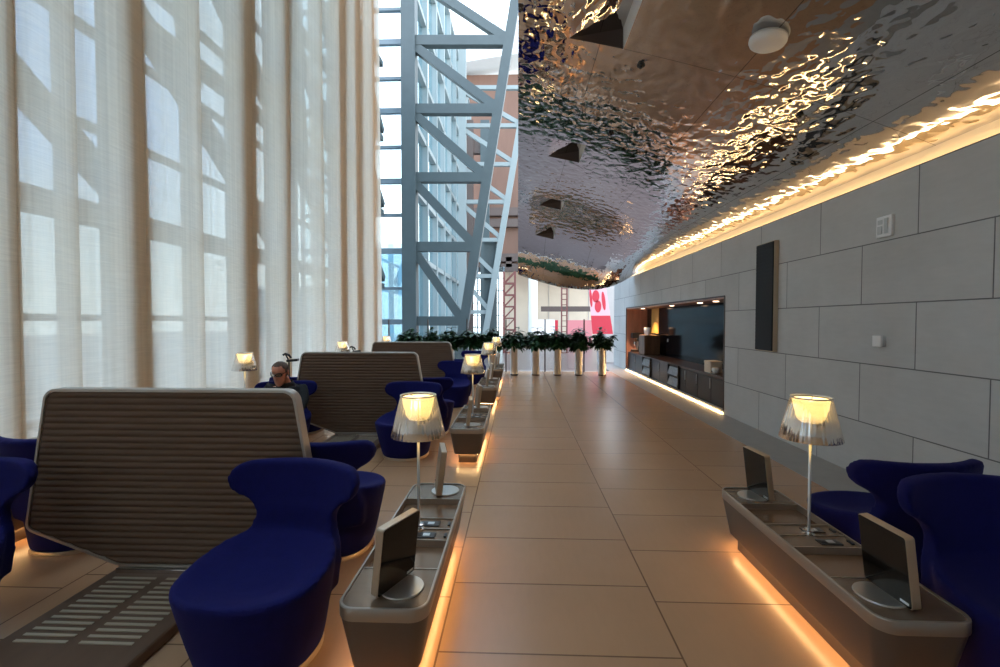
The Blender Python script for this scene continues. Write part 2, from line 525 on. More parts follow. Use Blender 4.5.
# top and the free edges, so that the ceiling is a slab
tv = [(x, y, 4.02 - .12 * x) for y in (ys[0], ys[-1]) for x in xs]
c.add([(x, Y_END, z_ceil(x, Y_END)) for x in xs] + [(x, Y_END + .02, 4.02) for x in xs], [(i, i + 1, nx + i + 1, nx + i) for i in range(nx - 1)])
c.add([(0, y, z_ceil(0, y)) for y in ys] + [(0, y, 4.02) for y in ys], [(i, i + 1, len(ys) + i + 1, len(ys) + i) for i in range(len(ys) - 1)])
c.add([(0, -4, 4.03), (3.52, -4, 4.03), (3.52, Y_END, 4.03), (0, Y_END, 4.03)], [(0, 1, 2, 3)])
ceil_o = struct(c.build('ceiling', 'mirror', smooth=False, auto=True))
RL = ['wedge-shaped light recess in the mirror ceiling, the largest, at the top edge of the photo',
      'wedge-shaped light recess in the mirror ceiling, second from the top edge of the photo',
      'wedge-shaped light recess in the mirror ceiling, third from the photo top edge',
      'wedge-shaped light recess in the mirror ceiling, the smallest, above the far end of the room']
for yc, lab in zip(RECY, RL):
    x0, x1 = RECX
    r = empty('light_recess', lab, 'ceiling recess', (x0, yc, z_ceil(x0, yc)), 0, 'light recesses in the mirror ceiling')
    Z0 = r.location.z
    dz = .30
    def P(x, y, z): return (x - x0, y - yc, z - Z0)
    ya, yb = yc - RW, yc + RW
    za = z_ceil(x0, ya); zb = z_ceil(x0, yb)
    MB().add([P(x0, ya, za), P(x0, yb, zb), P(x1, yb, zb + .07), P(x1, ya, za + .07)], [(0, 1, 2, 3)]).build('top_plate', 'mirror', r)
    MB().add([P(x0, yb, zb), P(x1, yb, zb + .07), P(x1, yb, z_ceil(x1, yb))], [(0, 1, 2)]).build('end_cheek', 'dark_steel', r)
    MB().add([P(x0, ya, za), P(x1, ya, za + .07), P(x1, ya, z_ceil(x1, ya))], [(0, 1, 2)]).build('end_cheek', 'dark_steel', r)
    MB().add([P(x1, ya, za + .07), P(x1, yb, zb + .07), P(x1, yb, z_ceil(x1, yb) - .01), P(x1, ya, z_ceil(x1, ya) - .01)], [(0, 1, 2, 3)]).build('side_panel', 'white', r)

# wireless access point under the ceiling
ap = px(768, 40, Y=3.0); d = ap - Vector((0, 0, H)); t = .6
while True:
    p = Vector((0, 0, H)) + d * t
    if p.z > z_ceil(p.x, p.y) - .03: break
    t += .01
apo = empty('access_point', 'round white disc unit hanging under the mirror ceiling', 'ceiling device', p)
apo.rotation_euler = (0, .17, 0)
R_AP = 20 / F * p.y * .84
MB().lathe([(0, -.045), (R_AP * .72, -.043), (R_AP * .93, -.030), (R_AP, -.012), (R_AP * .99, 0), (0, 0)], 40).build('cover', 'white', apo, smooth=True)
MB().lathe([(R_AP * .97, 0), (R_AP * 1.0, .004), (R_AP * .98, .014), (R_AP * .6, .03), (0, .03)], 40).build('mount', 'offwhite', apo, smooth=True)
for i, (u, v, lab) in enumerate(((641, 65, 'small black sprinkler plate in the mirror ceiling near the largest recess'), (611, 133, 'small black sprinkler plate in the mirror ceiling beside the second recess'), (800, 115, 'small black sprinkler plate in the mirror ceiling over the grey wall side'))):
    d = px(u, v, Y=1.0) - Vector((0, 0, H)); t = 1.
    while True:
        q = Vector((0, 0, H)) + d * t
        if q.z > z_ceil(q.x, q.y) - .004: break
        t += .01
    sp = MB().lathe([(.0, -.03), (.014, -.03), (.014, -.012), (.035, -.010), (.035, .012), (0, .012)], 12).build('sprinkler', 'black', None, auto=True, loc=q)
    tag(sp, lab, 'sprinkler', 'sprinklers in the mirror ceiling')

# wall devices
sp = empty('wall_speaker', 'tall narrow black speaker panel on the grey stone wall', 'speaker', (XW, 6.165, 1.08))
MB().bb(-.055, 0, -.215, .215, 0, 1.40).build('cabinet', 'beige_metal', sp, bevel=.004)
g = MB().bb(-.066, -.05, -.205, .205, .012, 1.388)
for i in range(28): g.bb(-.070, -.064, -.2, .2, .02 + i * .049, .02 + i * .049 + .040)
g.build('grille', 'speaker', sp)
yp = px(887, 226, X=XW).y
sp = empty('call_panel', 'square white panel with raised tiles high on the grey wall', 'wall panel', (XW, yp, 2.21))
MB().bb(-.03, 0, -.085, .085, 0, .185).build('plate', 'white', sp, bevel=.004)
MB().bb(-.038, -.028, .012, .062, .03, .10).bb(-.036, -.028, .012, .062, .115, .155).build('tile', 'offwhite', sp, bevel=.002)
MB().bb(-.040, -.028, -.055, -.015, .03, .16).build('vent_bar', 'offwhite', sp, bevel=.002)
yp = px(882, 341, X=XW).y
sp = empty('thermostat', 'small white box sensor on the grey wall above the lit table lamp', 'wall sensor', (XW, yp, 1.24))
MB().bb(-.035, 0, -.045, .045, .005, .095).build('back_plate', 'offwhite', sp, bevel=.003)
MB().bb(-.05, -.03, -.05, .05, 0, .1).build('cover', 'white', sp, bevel=.004)

# ------------------------------------------------------------------ pantry niche
ND = .62
XB = XW + ND
n = MB()
n.bb(XB, XB + .05, NY0, NY1, 0, NZ1); struct(n.build('wall_niche', 'niche_glass'))
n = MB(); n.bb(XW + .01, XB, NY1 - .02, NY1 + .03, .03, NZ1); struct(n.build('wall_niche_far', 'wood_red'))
n = MB(); n.bb(XW + .01, XB, NY0 - .03, NY0 + .02, .03, NZ1); struct(n.build('wall_niche_near', 'wood'))
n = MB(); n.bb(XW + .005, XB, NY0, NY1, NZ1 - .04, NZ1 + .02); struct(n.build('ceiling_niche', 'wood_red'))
n = MB()
for (a, b, c2, d2) in ((NY0 - .012, NY0 + .012, NZ0, NZ1), (NY1 - .012, NY1 + .012, NZ0, NZ1), (NY0, NY1, NZ1 - .012, NZ1 + .012)): n.bb(XW - .012, XW + .03, a, b, c2, d2)
struct(n.build('trim_3', 'dark_steel'))
CT = .56
ct = empty('pantry_counter', 'dark glossy pantry counter with charcoal cabinet doors in the wall niche', 'counter', (XW + .05, NY0, NZ0))
L = NY1 - NY0 - .06
MB().bb(0, ND - .06, .03, .03 + L, CT - .04 - NZ0, CT - NZ0).build('worktop', 'wood', ct, bevel=.003)
ys_ = [NY0 + .03, NY0 + 2.03 - .2, px(679.5, 380, X=XW + .05).y, px(668.5, 380, X=XW + .05).y, px(651, 370, X=XW + .05).y, px(643, 370, X=XW + .05).y, NY1 - .03]
kinds = ['d', 'd', 'r', 'd', 'r', 'd']
racks = []
cb = MB().bb(.03, ND - .08, .03, .03 + L, 0, CT - .045 - NZ0)
for a, b, k in zip(ys_, ys_[1:], kinds):
    if k == 'd':
        nd = max(1, round((b - a) / .7))
        for i in range(nd):
            y0 = a + (b - a) * i / nd; y1 = a + (b - a) * (i + 1) / nd
            dr = MB().bb(.008, .028, y0 - NY0 + .006, y1 - NY0 - .006, .02, CT - .06 - NZ0).build('door', 'cabinet', ct, bevel=.002)
            MB().bb(-.006, .008, y0 - NY0 + .02, y0 - NY0 + .035, .26, .44).build('handle', 'steel', dr)
    else:
        racks.append((a, b))
cb.build('carcass', 'black', ct)
for q, (a, b) in enumerate(racks):
    rk = empty('magazine_rack', ['open black magazine rack in the counter front, the wider one nearer the camera', 'open black magazine rack in the counter front, the one nearer the coffee machine'][q], 'magazine rack', (XW + .05, (a + b) / 2, NZ0), 0, 'magazine racks in the counter')
    hw = (b - a) / 2 - .01
    f = MB()
    f.bb(-.03, .028, -hw, -hw + .02, .02, .50); f.bb(-.03, .028, hw - .02, hw, .02, .50); f.bb(-.03, .028, -hw, hw, .48, .5); f.bb(-.03, .028, -hw, hw, .02, .04); f.bb(-.03, .028, -hw, hw, .24, .26)
    f.build('rack_frame', 'black', rk)
    for k2, zz in enumerate((.05, .27)):
        mg = MB().box((0, 0, .09), (.012, 2 * hw - .08, .17), rot=(0, .3, 0)).build('magazine', 'paper', None, loc=(XW + .035, (a + b) / 2, NZ0 + zz))
        tag(mg, ['grey magazine in the lower pocket of the ', 'grey magazine in the upper pocket of the '][k2] + ['wider rack nearer the camera', 'rack nearer the coffee machine'][q], 'magazine', 'magazines in the racks')
# coffee machine, cabinet, cups and box on the counter
yc_ = px(637, 345, X=XW + .3).y
cm = empty('coffee_machine', 'black and steel coffee machine at the far end of the pantry counter', 'coffee machine', (XW + .30, yc_, CT))
MB().bb(-.17, .17, -.15, .15, .0, .06).build('base', 'black', cm, bevel=.008)
MB().bb(.0, .17, -.15, .15, .058, .42).build('body', 'black', cm, bevel=.008)
MB().bb(-.17, .17, -.15, .15, .40, .56).build('bean_hopper', 'black', cm, bevel=.012)
MB().bb(-.16, -.01, -.14, .14, .06, .075).build('drip_tray', 'steel', cm)
MB().bb(-.02, .0, -.13, .13, .09, .30).build('front_panel', 'steel', cm)
MB().lathe([(.022, .28), (.022, .22), (.012, .19)], 12, (-.07, -.03, 0), True).lathe([(.022, .28), (.022, .22), (.012, .19)], 12, (-.07, .03, 0), True).build('spout', 'chrome', cm)
MB().bb(-.1, 0, -.06, .06, .28, .40).build('brew_head', 'chrome', cm)
yk0, yk1 = px(641.5, 340, X=XW + .28).y, px(651.5, 340, X=XW + .28).y
kb = empty('wooden_cabinet', 'upright walnut box cabinet standing on the counter by the coffee machine', 'cabinet', (XW + .34, (yk0 + yk1) / 2 - .1, CT))
hw = .28
MB().bb(-.2, .2, -hw, hw, 0, .53).build('carcass', 'walnut', kb, bevel=.004)
MB().bb(-.215, -.2, -hw + .01, hw - .01, .01, .52).build('door', 'walnut', kb, bevel=.003)
MB().bb(-.232, -.215, hw - .05, hw - .035, .2, .34).build('handle', 'steel', kb)
for i in range(3):
    cp = MB().lathe([(.030, 0), (.036, .02), (.048, .13), (.050, .2), (.045, .2), (.03, .02)], 16).build('cup_stack', 'white', None, smooth=True, loc=(XW + .28, (yk0 + yk1) / 2 + .06 - i * .14, CT + .53))
    tag(cp, ['stack of white cups on the walnut cabinet, the one nearest the coffee machine', 'middle stack of white cups on top of the walnut cabinet', 'stack of white cups on the walnut cabinet, the one farthest from the coffee machine'][i], 'cups', 'cup stacks on the cabinet')
yb_ = px(713, 368, X=XW + .2).y
bx = empty('napkin_box', 'pale cream box standing on the near end of the pantry counter', 'box', (XW + .20, yb_, CT))
MB().bb(-.1, .1, -.14, .14, 0, .20).build('box_body', 'card', bx, bevel=.006)
MB().bb(-.104, .104, -.144, .144, .165, .205).build('lid', 'card', bx, bevel=.004)
jr = empty('sugar_pot', 'small white pot with a dark slot next to the cream box', 'pot', (XW + .16, yb_ - .2, CT))
MB().lathe([(.045, 0), (.06, .02), (.06, .085), (.05, .1), (0, .105)], 20).build('pot', 'white', jr, smooth=True)
MB().bb(-.068, -.058, -.015, .015, .03, .05).build('slot', 'black', jr)
MB().bb(XB - .012, XB + .001, px(659, 315, X=XB).y, px(652, 315, X=XB).y, 1.12, NZ1 - .04).build('wall_niche_panel', 'gold')['kind'] = 'structure'
sw = empty('wall_switch', 'tiny lit white switch plate on the dark niche back wall', 'switch', (XB, px(668, 340, X=XB).y, .93))
MB().bb(-.012, 0, -.03, .03, 0, .08).build('plate', 'offwhite', sw, bevel=.002)
MB().bb(-.017, -.012, -.015, .015, .02, .06).build('rocker', 'white', sw)
for i, (u, e) in enumerate(((643, 85), (672, 9), (700, 5), (716, 4))):
    y = px(u, 300, X=XW + .25).y
    dl = MB().lathe([(.05, 0), (.05, -.006), (.035, -.010), (0, -.008)], 20).build('niche_downlight', 'spot', None, smooth=True, loc=(XW + .25, y, NZ1 - .04))
    tag(dl, 'small round warm downlight in the niche soffit, ' + ['above the coffee machine', 'above the open magazine racks', 'above the dark middle of the counter', 'above the cream box'][i], 'downlight', 'downlights in the niche')
    ld = bpy.data.lights.new('niche_spot', 'SPOT'); ld.energy = e; ld.color = (1, .62, .36); ld.spot_size = 1.7; ld.spot_blend = .6; ld.shadow_soft_size = .04
    lo = bpy.data.objects.new('niche_spot', ld); COL.objects.link(lo); lo.location = (XW + .25, y, NZ1 - .06)

# ------------------------------------------------------------------ charging bench, lamp, tablet
BL, BW, BH = 1.39, .36, .37


def make_bench(label, loc):
    r = empty('charging_bench', label, 'bench console', loc, 0, 'low charging benches')
    hx, hy = BW / 2, BL / 2
    MB().loft([rrect(hx - .045, hy - .045, .05, .095), rrect(hx - .040, hy - .040, .055, .11), rrect(hx - .004, hy - .004, .07, .318)]).build('body', 'body', r, auto=True)
    b = MB()
    o0, o1 = rrect(hx - .002, hy - .002, .07, .318), rrect(hx, hy, .072, .322)
    o2, o3 = rrect(hx, hy, .072, BH - .004), rrect(hx - .003, hy - .003, .07, BH)
    o4, o5 = rrect(hx - .012, hy - .012, .06, BH), rrect(hx - .012, hy - .012, .06, .322)
    b.rings([o0, o1, o2, o3, o4, o5], caps=False).build('rim', 'rim', r, auto=True)
    # decks at both ends (rounded) and in the middle
    def cut(y0, y1, z0, z1, inset=.0125):
        base = rrect(hx - inset, hy - inset, .06, z0)
        q = [(p[0], min(max(p[1], y0), y1)) for p in base]
        out = []
        for p in q:
            if not out or (abs(out[-1][0] - p[0]) + abs(out[-1][1] - p[1])) > 1e-5: out.append(p)
        if (abs(out[0][0] - out[-1][0]) + abs(out[0][1] - out[-1][1])) < 1e-5: out.pop()
        return MB().loft([[(x, y, z0) for x, y in out], [(x, y, z1) for x, y in out]])
    e = hy - .0125
    cut(-e, -.39, .325, BH - .006).build('end_deck', 'deck', r, auto=True)
    cut(.42, e, .325, BH - .006).build('end_deck', 'deck', r, auto=True)
    MB().bb(-hx + .0125, hx - .0125, -.118, .138, .325, BH - .010).build('centre_deck', 'deck', r, bevel=.003)
    MB().bb(-hx + .0125, hx - .0125, -.39, -.118, .320, .332).build('tray', 'tray', r)
    MB().bb(-hx + .0125, hx - .0125, .138, .42, .320, .332).build('tray', 'tray', r)
    for y in (-.39, -.12, .01, .14, .42): MB().bb(-hx + .0125, hx - .0125, y - .003, y + .003, .33, BH - .003).build('divider', 'rim', r)
    for y in (-.06, .075):
        s = MB().bb(-.005, .10, y - .028, y + .028, BH - .011, BH - .004).build('socket', 'socket', r, bevel=.002)
        MB().bb(.035, .07, y - .014, y + .014, BH - .005, BH - .0025).build('port', 'steel', s)
        MB().bb(-.0, .028, y - .014, y + .014, BH - .005, BH - .0025).build('port', 'black', s)
        MB().bb(.145, .158, y - .02, y + .02, BH - .011, BH - .002).build('finger_pull', 'black', r)
    MB().loft([rrect(hx - .085, hy - .085, .02, 0), rrect(hx - .085, hy - .085, .02, .1)]).build('plinth', 'body', r)
    l = MB()
    i0 = .076
    for sx in (-1, 1): l.bb(sx * (hx - i0) - .006, sx * (hx - i0) + .006, -hy + .07, hy - .07, .0885, .0945)
    for sy in (-1, 1): l.bb(-hx + .08, hx - .08, sy * (hy - i0) - .006, sy * (hy - i0) + .006, .0885, .0945)
    l.build('led_strip', 'led', r)
    return r


def make_lamp(label, loc):
    r = empty('table_lamp', label, 'lamp', loc, 0, 'lit table lamps with silver shades')
    MB().lathe([(0, 0), (.030, 0), (.030, .006), (.014, .010), (.011, .022), (.026, .024), (.026, .029), (.009, .032), (0, .032)], 24).build('base', 'chrome', r, auto=True)
    MB().lathe([(.0075, .02), (.0075, .615), (.0, .615)], 14).build('pole', 'steel', r, smooth=True)
    MB().lathe([(.1415, .470), (.1425, .472), (.0925, .684), (.0905, .684), (.1405, .470)], 216, (0, 0, .032), flute=.006, nf=36).build('shade', 'shade', r, smooth=True)
    MB().lathe([(.0935, .681), (.0955, .685), (.0935, .689), (.090, .688), (.0895, .682)], 48, (0, 0, .032)).build('top_ring', 'steel', r, smooth=True)
    MB().lathe([(.0, .555), (.048, .558), (.062, .575), (.078, .635), (.085, .676), (.082, .676), (.07, .61), (.0, .585)], 40, (0, 0, .032)).build('diffuser', 'diffuser', r, smooth=True)
    MB().lathe([(0, .59), (.014, .595), (.026, .62), (.026, .64), (.014, .662), (0, .668)], 20, (0, 0, .032)).build('bulb', 'bulb', r, smooth=True)
    t = MB()
    for a in range(3):
        q = 2 * PI * a / 3 + .4
        t.bar((.006 * math.cos(q), .006 * math.sin(q), .704), (.09 * math.cos(q), .09 * math.sin(q), .715), .004, .004, (0, 0, 1))
    t.build('shade_carrier', 'steel', r)
    return r


def make_tablet(label, loc, rz):
    """screen faces -Y; slab leans forward over the disc"""
    r = empty('touch_screen', label, 'touch screen', loc, rz, 'desktop touch screens on the benches')
    MB().lathe([(0, 0), (.088, 0), (.090, .003), (.088, .008), (.05, .010), (0, .010)], 48, (0, -.045, 0)).build('stand_disc', 'silver_disc', r, auto=True)
    lean = math.radians(7)
    T = Matrix.Translation((0, 0, .010)) @ Matrix.Rotation(lean, 4, 'X')
    def slab(hx, z0, z1, y0, y1, rad):
        a = [(p[0], y0, (z0 + z1) / 2 + p[1]) for p in rrect(hx, (z1 - z0) / 2, rad, 0)]
        b = [(p[0], y1, p[2]) for p in a]
        return [[T @ Vector(p) for p in a], [T @ Vector(p) for p in b]]
    MB().loft(slab(.118, 0, .282, -.015, .020, .012)).build('housing', 'beige_metal', r, bevel=.0025)
    s = MB().loft(slab(.115, .003, .279, -.0165, -.0145, .010)).build('screen', 'screen', r)
    q = MB().loft(slab(.020, .012, .022, -.0175, -.0163, .001)); q.v = [(x + .085, y, z) for x, y, z in q.v]
    q.build('sticker', 'white', s)
    q = MB().loft(slab(.006, .0, .01, .019, .022, .001)); q.v = [(x, y, z + .06) for x, y, z in q.v]
    q.build('port', 'black', r)
    return r


bench_x = -.525
bpos = [(bench_x, 2.42 + 2.97 * k, 0) for k in range(4)]
blab = ['bronze-topped low bench with glowing base, the nearest on the curtain side of the aisle',
        'second low glowing bench along the curtain side of the aisle',
        'third low glowing bench along the curtain side of the aisle',
        'fourth, farthest small bench on the aisle, just before the plants']
b0 = make_bench(blab[0], bpos[0])
for i in (1, 2, 3): dup(b0, bpos[i], 0, blab[i])
RB = (1.51, 2.42, 0)
dup(b0, RB, 0, 'dark taupe low bench with glowing base in front of the grey stone wall')
LB = [(-3.43, 2.55 + 3.0 * k + (.2 if k > 1 else 0), 0) for k in range(4)]
for i, p in enumerate(LB):
    dup(b0, p, 0, 'low bench against the curtains, ' + ['mostly hidden behind the nearest tall screen', 'beside the seated man', 'behind the second tall screen', 'behind the third tall screen'][i])
lp = make_lamp('lit silver table lamp on the nearest curtain-side bench', (bench_x - .003, 2.435, BH - .010))
ll = ['lit silver table lamp on the second aisle bench, beside the far blue chair', 'lit silver table lamp on the third aisle bench', 'tiny lit table lamp on the farthest aisle bench']
for i in (1, 2, 3): dup(lp, (bench_x - .003, 2.435 + 2.97 * i, BH - .010), 0, ll[i - 1])
dup(lp, (1.51, 2.447, BH - .010), .5, 'lit silver table lamp on the bench in front of the grey stone wall')
wl = ['lit table lamp by the curtain above the nearest tall screen', 'lit table lamp by the curtain above the second tall screen', 'lit lamp top showing above the third tall screen']
for i in (1, 2, 3): dup(lp, (LB[i][0] + .06, LB[i][1] + .05, BH - .010), 1., wl[i - 1])
ZD = BH - .006
tb = make_tablet('black screen tablet on the near end of the nearest curtain-side bench', (-.519, 1.90, ZD), facing(.91, -.42))
dup(tb, (-.515, 2.97, ZD), facing(.97, .22), 'touch screen seen edge on at the far end of the nearest curtain-side bench')
dup(tb, (1.503, 1.905, ZD), facing(-1, -.03), 'large dark touch screen at the near end of the wall-side bench')
dup(tb, (1.53, 2.97, ZD), facing(-1, -.08), 'smaller-looking touch screen at the far end of the wall-side bench')
for k in (1, 2, 3):
    nm = ['second', 'third', 'fourth'][k - 1]
    dup(tb, (-.53, 1.93 + 2.97 * k, ZD), facing(.93, .1), 'small touch screen on the near end of the %s aisle bench' % nm)
    dup(tb, (-.52, 2.94 + 2.97 * k, ZD), facing(.97, .22), 'small touch screen on the far end of the %s aisle bench' % nm)
dup(tb, (-3.42, 3.06, ZD), facing(.9, -.4), 'touch screen by the curtain at the edge of the photo behind the nearest tall screen')
# black angled stands on the floor between the curtain-side benches
for i, (u, v) in enumerate(((289, 360), (354, 351))):
    p = px(u, v, X=-3.45)
    st = empty('reading_stand', ['black angled floor stand by the curtain, behind the head of the seated man', 'black angled floor stand next to the curtain lamp above the second tall screen'][i], 'stand', (-3.45, p.y, 0), .15, 'black angled stands by the curtain')
    z1 = p.z
    MB().lathe([(0, 0), (.13, 0), (.13, .008), (.012, .014), (.0, .014)], 24).build('base', 'black', st, auto=True)
    MB().tube([(0, 0, .01), (0, 0, z1 - .02), (-.02, 0, z1 + .03), (-.05, 0, z1 + .09)], .011, 10).build('arm', 'black', st, smooth=True)
    MB().box((.055, 0, z1 - .005), (.16, .1, .035), rot=(0, -.08, 0)).build('holder', 'black', st, bevel=.006)
    MB().tube([(-.085, 0, z1 + .075), (-.05, 0, z1 + .095), (0, 0, z1 + .075), (.03, 0, z1 + .03)], .017, 10).build('head', 'black', st, smooth=True)

# ------------------------------------------------------------------ tall ribbed screens with floor platforms
SC_X = -1.945


def make_screen(label, loc):
    r = empty('privacy_screen', label, 'privacy screen', loc, 0, 'tall ribbed privacy screens')
    TOP, WID, LOW, BOT = 1.09, .285, .285, .085     # heights of the corners
    # half outline (x, z), right side from bottom to top, rounded corners
    pts = [(.31, .085), (.855, .285), (.715, 1.09)]
    def arc(p0, p1, p2, rad, n=7):
        p0, p1, p2 = Vector(p0), Vector(p1), Vector(p2)
        a, b = (p0 - p1).normalized(), (p2 - p1).normalized()
        ang = a.angle(b); dist = rad / math.tan(ang / 2)
        c = p1 + (a + b).normalized() * rad / math.sin(ang / 2)
        s, e = p1 + a * dist, p1 + b * dist
        out = []
        for i in range(n + 1):
            v = (s - c).lerp(e - c, i / n); out.append(c + v.normalized() * rad)
        return out
    half = [Vector((.0, .085)), Vector((.30, .085))]
    half += arc(pts[0], pts[1], pts[2], .05)
    half += arc(pts[1], pts[2], (0, 1.09), .075)
    full = half + [Vector((-p.x, p.y)) for p in reversed(half[1:])]
    def inset(loop, d):
        n = len(loop); out = []
        for i in range(n):
            a, b, c = loop[i - 1], loop[i], loop[(i + 1) % n]
            e1 = (b - a).normalized(); e2 = (c - b).normalized()
            n1 = Vector((-e1.y, e1.x)); n2 = Vector((-e2.y, e2.x))
            m = (n1 + n2).normalized(); k = d / max(.4, m.dot(n1))
            out.append(b + m * k)
        return out
    inn = inset(full, .016)
    T = .036
    def lift(loop, y): return [(p.x, y, p.y) for p in loop]
    fr = MB().rings([lift(full, -T + .004), lift(full, T - .004), lift(inset(full, .004), T), lift(inn, T), lift(inn, -T), lift(inset(full, .004), -T), lift(full, -T + .004)], caps=False)
    fr.build('frame', 'frame', r, auto=True)
    # ribbed upholstery: rows follow the inner outline
    i2 = inset(full, .015)
    def hw(z):
        best = 0
        for i in range(len(i2)):
            a, b = i2[i], i2[(i + 1) % len(i2)]
            if (a.y - z) * (b.y - z) <= 0 and abs(a.y - b.y) > 1e-6:
                best = max(best, a.x + (b.x - a.x) * (z - a.y) / (b.y - a.y))
        return best
    z0, z1 = .101, 1.0745
    NR, per = 27, 8
    for sgn in (-1, 1):
        R = []
        for i in range(NR * per + 1):
            z = z0 + (z1 - z0) * i / (NR * per)
            w_ = hw(min(max(z, z0 + .0005), z1 - .0005))
            bul = abs(math.sin(PI * i / per)) ** .55
            R.append([(x * w_, sgn * ((T - .013) + .011 * bul * min(1, (1 - abs(x)) * 40 + .15)), z) for x in [-1, -.985, -.96] + [-.9 + .15 * k for k in range(13)] + [.96, .985, 1]])
        MB().rings(R, caps=False, closed=False).build('ribbed_panel', 'felt', r, smooth=True)
    MB().bb(-.31, .31, -.05, .05, .057, .082).build('mounting_bar', 'chrome', r, bevel=.003)
    pl = MB().loft([rrect(.335, .80, .06, 0), rrect(.345, .81, .06, .012), rrect(.345, .81, .06, .052), rrect(.339, .804, .056, .058)]).build('platform', 'platform', r, auto=True)
    for sy in (-1, 1):
        for x0, x1 in ((-.275, -.035), (.025, .265)):
            s = MB()
            for k in range(13):
                y = sy * (.10 + k * .042)
                s.bb(x0, x1, y - .008, y + .008, .052, .062)
            s.build('grille', 'slat', pl)
    return r


sc0 = make_screen('tall taupe ribbed screen nearest the camera, with slatted floor plate in front', (SC_X, 2.535, 0))
dup(sc0, (SC_X, 5.64, 0), 0, 'tall taupe ribbed screen behind the seated man, second in the row')
dup(sc0, (SC_X, 8.45, 0), 0, 'tall taupe ribbed screen in front of the plants, third and farthest in the row')

# ------------------------------------------------------------------ blue butterfly chairs


def make_chair(label, loc, rz):
    r = empty('lounge_chair', label, 'chair', loc, rz, 'royal blue wing lounge chairs')
    N = 56
    def ring(t, z_add=0):
        a = .235 + .080 * t ** .8; bf = .235 + .060 * t ** .8; bb = .24 + .06 * t; cy = .03 * (1 - t)
        out = []
        for j in range(N):
            q = 2 * PI * j / N; cx_, sy_ = math.cos(q), math.sin(q)
            e = 2 / 2.35
            x = a * math.copysign(abs(cx_) ** e, cx_)
            y = (bf if sy_ < 0 else bb) * math.copysign(abs(sy_) ** e, sy_) + cy
            out.append((x, y))
        return out
    def rim(y): return .385 + .075 * max(0, min(1, (y + .12) / .40)) ** 1.3
    m = MB(); R = []
    for i in range(9):
        t = i / 8
        o = ring(t)
        R.append([(x, y, .02 + (rim(y) - .02) * t) for x, y in o])
    top = ring(1)
    for s_, dz in ((.93, .008), (.8, -.002), (.6, -.018), (.35, -.03), (.08, -.034)):
        R.append([(x * s_, y * s_, rim(y * s_) + dz) for x, y in top])
    m.rings(R)
    # backrest
    prof = [(.22, .25, .255), (.34, .262, .27), (.42, .245, .29), (.47, .215, .30), (.515, .203, .31), (.555, .212, .32), (.59, .250, .335), (.62, .305, .345), (.655, .334, .357), (.695, .342, .368), (.73, .334, .378), (.752, .312, .383), (.765, .27, .386)]
    nb = 24
    # densify with smooth interpolation
    P = []
    for a, b in zip(prof, prof[1:]):
        for k in range(3):
            q = k / 3; P.append(tuple(a[i] + (b[i] - a[i]) * q for i in range(3)))
    P.append(prof[-1])
    R = []
    for z, w_, y0 in P:
        k = .85 + .25 * max(0, (z - .5) / .26)
        def yy(x): return y0 - k * x * x
        th = .036
        fr = [(w_ * s / nb * 2, yy(w_ * s / nb * 2) - th, z) for s in range(-nb // 2, nb // 2 + 1)]
        bk = [(w_ * s / nb * 2, yy(w_ * s / nb * 2) + th, z) for s in range(nb // 2, -nb // 2 - 1, -1)]
        R.append(fr + bk)
    m.rings(R)
    o = m.build('upholstered_shell', 'blue', r, smooth=True)
    # close overlaps into one padded skin
    md = o.modifiers.new('r', 'REMESH'); md.mode = 'VOXEL'; md.voxel_size = .013; md.use_smooth_shade = True
    sm = o.modifiers.new('s', 'SMOOTH'); sm.factor = .5; sm.iterations = 7
    baked(o)
    # the seat: the upward face of the tub becomes a mesh of its own
    bm = bmesh.new(); bm.from_mesh(o.data); bm.normal_update()
    up_f = [f for f in bm.faces if f.normal.z > .72 and f.calc_center_median().z < .50 and f.calc_center_median().y < .262]
    keep = set(up_f)
    b2 = bm.copy()
    ids = {f.index for f in up_f}
    b2.faces.ensure_lookup_table()
    bmesh.ops.delete(b2, geom=[f for f in b2.faces if f.index not in ids], context='FACES')
    bmesh.ops.delete(bm, geom=up_f, context='FACES')
    me = bpy.data.meshes.new('seat'); b2.to_mesh(me); b2.free(); bm.to_mesh(o.data); bm.free()
    for m_ in (me, o.data):
        for p in m_.polygons: p.use_smooth = True
    if not me.materials: me.materials.append(M['blue'])
    so = bpy.data.objects.new('seat', me); COL.objects.link(so); so.parent = r
    b = ring(0)
    MB().loft([[(x * 1.015, y * 1.015, 0) for x, y in b], [(x * 1.02, y * 1.02, .012) for x, y in b], [(x * 1.0, y * 1.0, .024) for x, y in b]]).build('base_ring', 'beige_metal', r, auto=True)
    return r


fA, fB = facing(-.15, -1), facing(.0, 1)
fA2, fB2 = facing(.25, -1), facing(-.0, 1)
ch = make_chair('blue wing chair in front of the nearest tall screen, on its aisle side', (-1.13, 1.95, 0), fA)
dup(ch, (-1.20, 3.01, 0), fB, 'blue wing chair seen from behind, just past the nearest tall screen')
dup(ch, (-2.70, 1.90, 0), fA2, 'blue wing chair cut off by the photo edge at the nearest tall screen')
dup(ch, (-2.94, 3.02, 0), fB2, 'blue wing chair almost hidden behind the nearest tall screen, curtain side')
dup(ch, (-1.23, 5.00, 0), fA, 'blue wing chair in front of the second tall screen, behind the nearest lamp')
dup(ch, (-1.16, 6.12, 0), fB, 'blue wing chair seen from behind, just past the second tall screen')
dup(ch, (-2.63, 5.04, 0), fA2, 'blue wing chair the man is sitting in')
dup(ch, (-2.86, 6.12, 0), fB2, 'blue wing chair behind the second tall screen, curtain side')
dup(ch, (-1.12, 7.86, 0), fA, 'blue wing chair in front of the third tall screen, aisle side')
dup(ch, (-1.16, 8.93, 0), fB, 'blue wing chair seen from behind, just past the third tall screen')
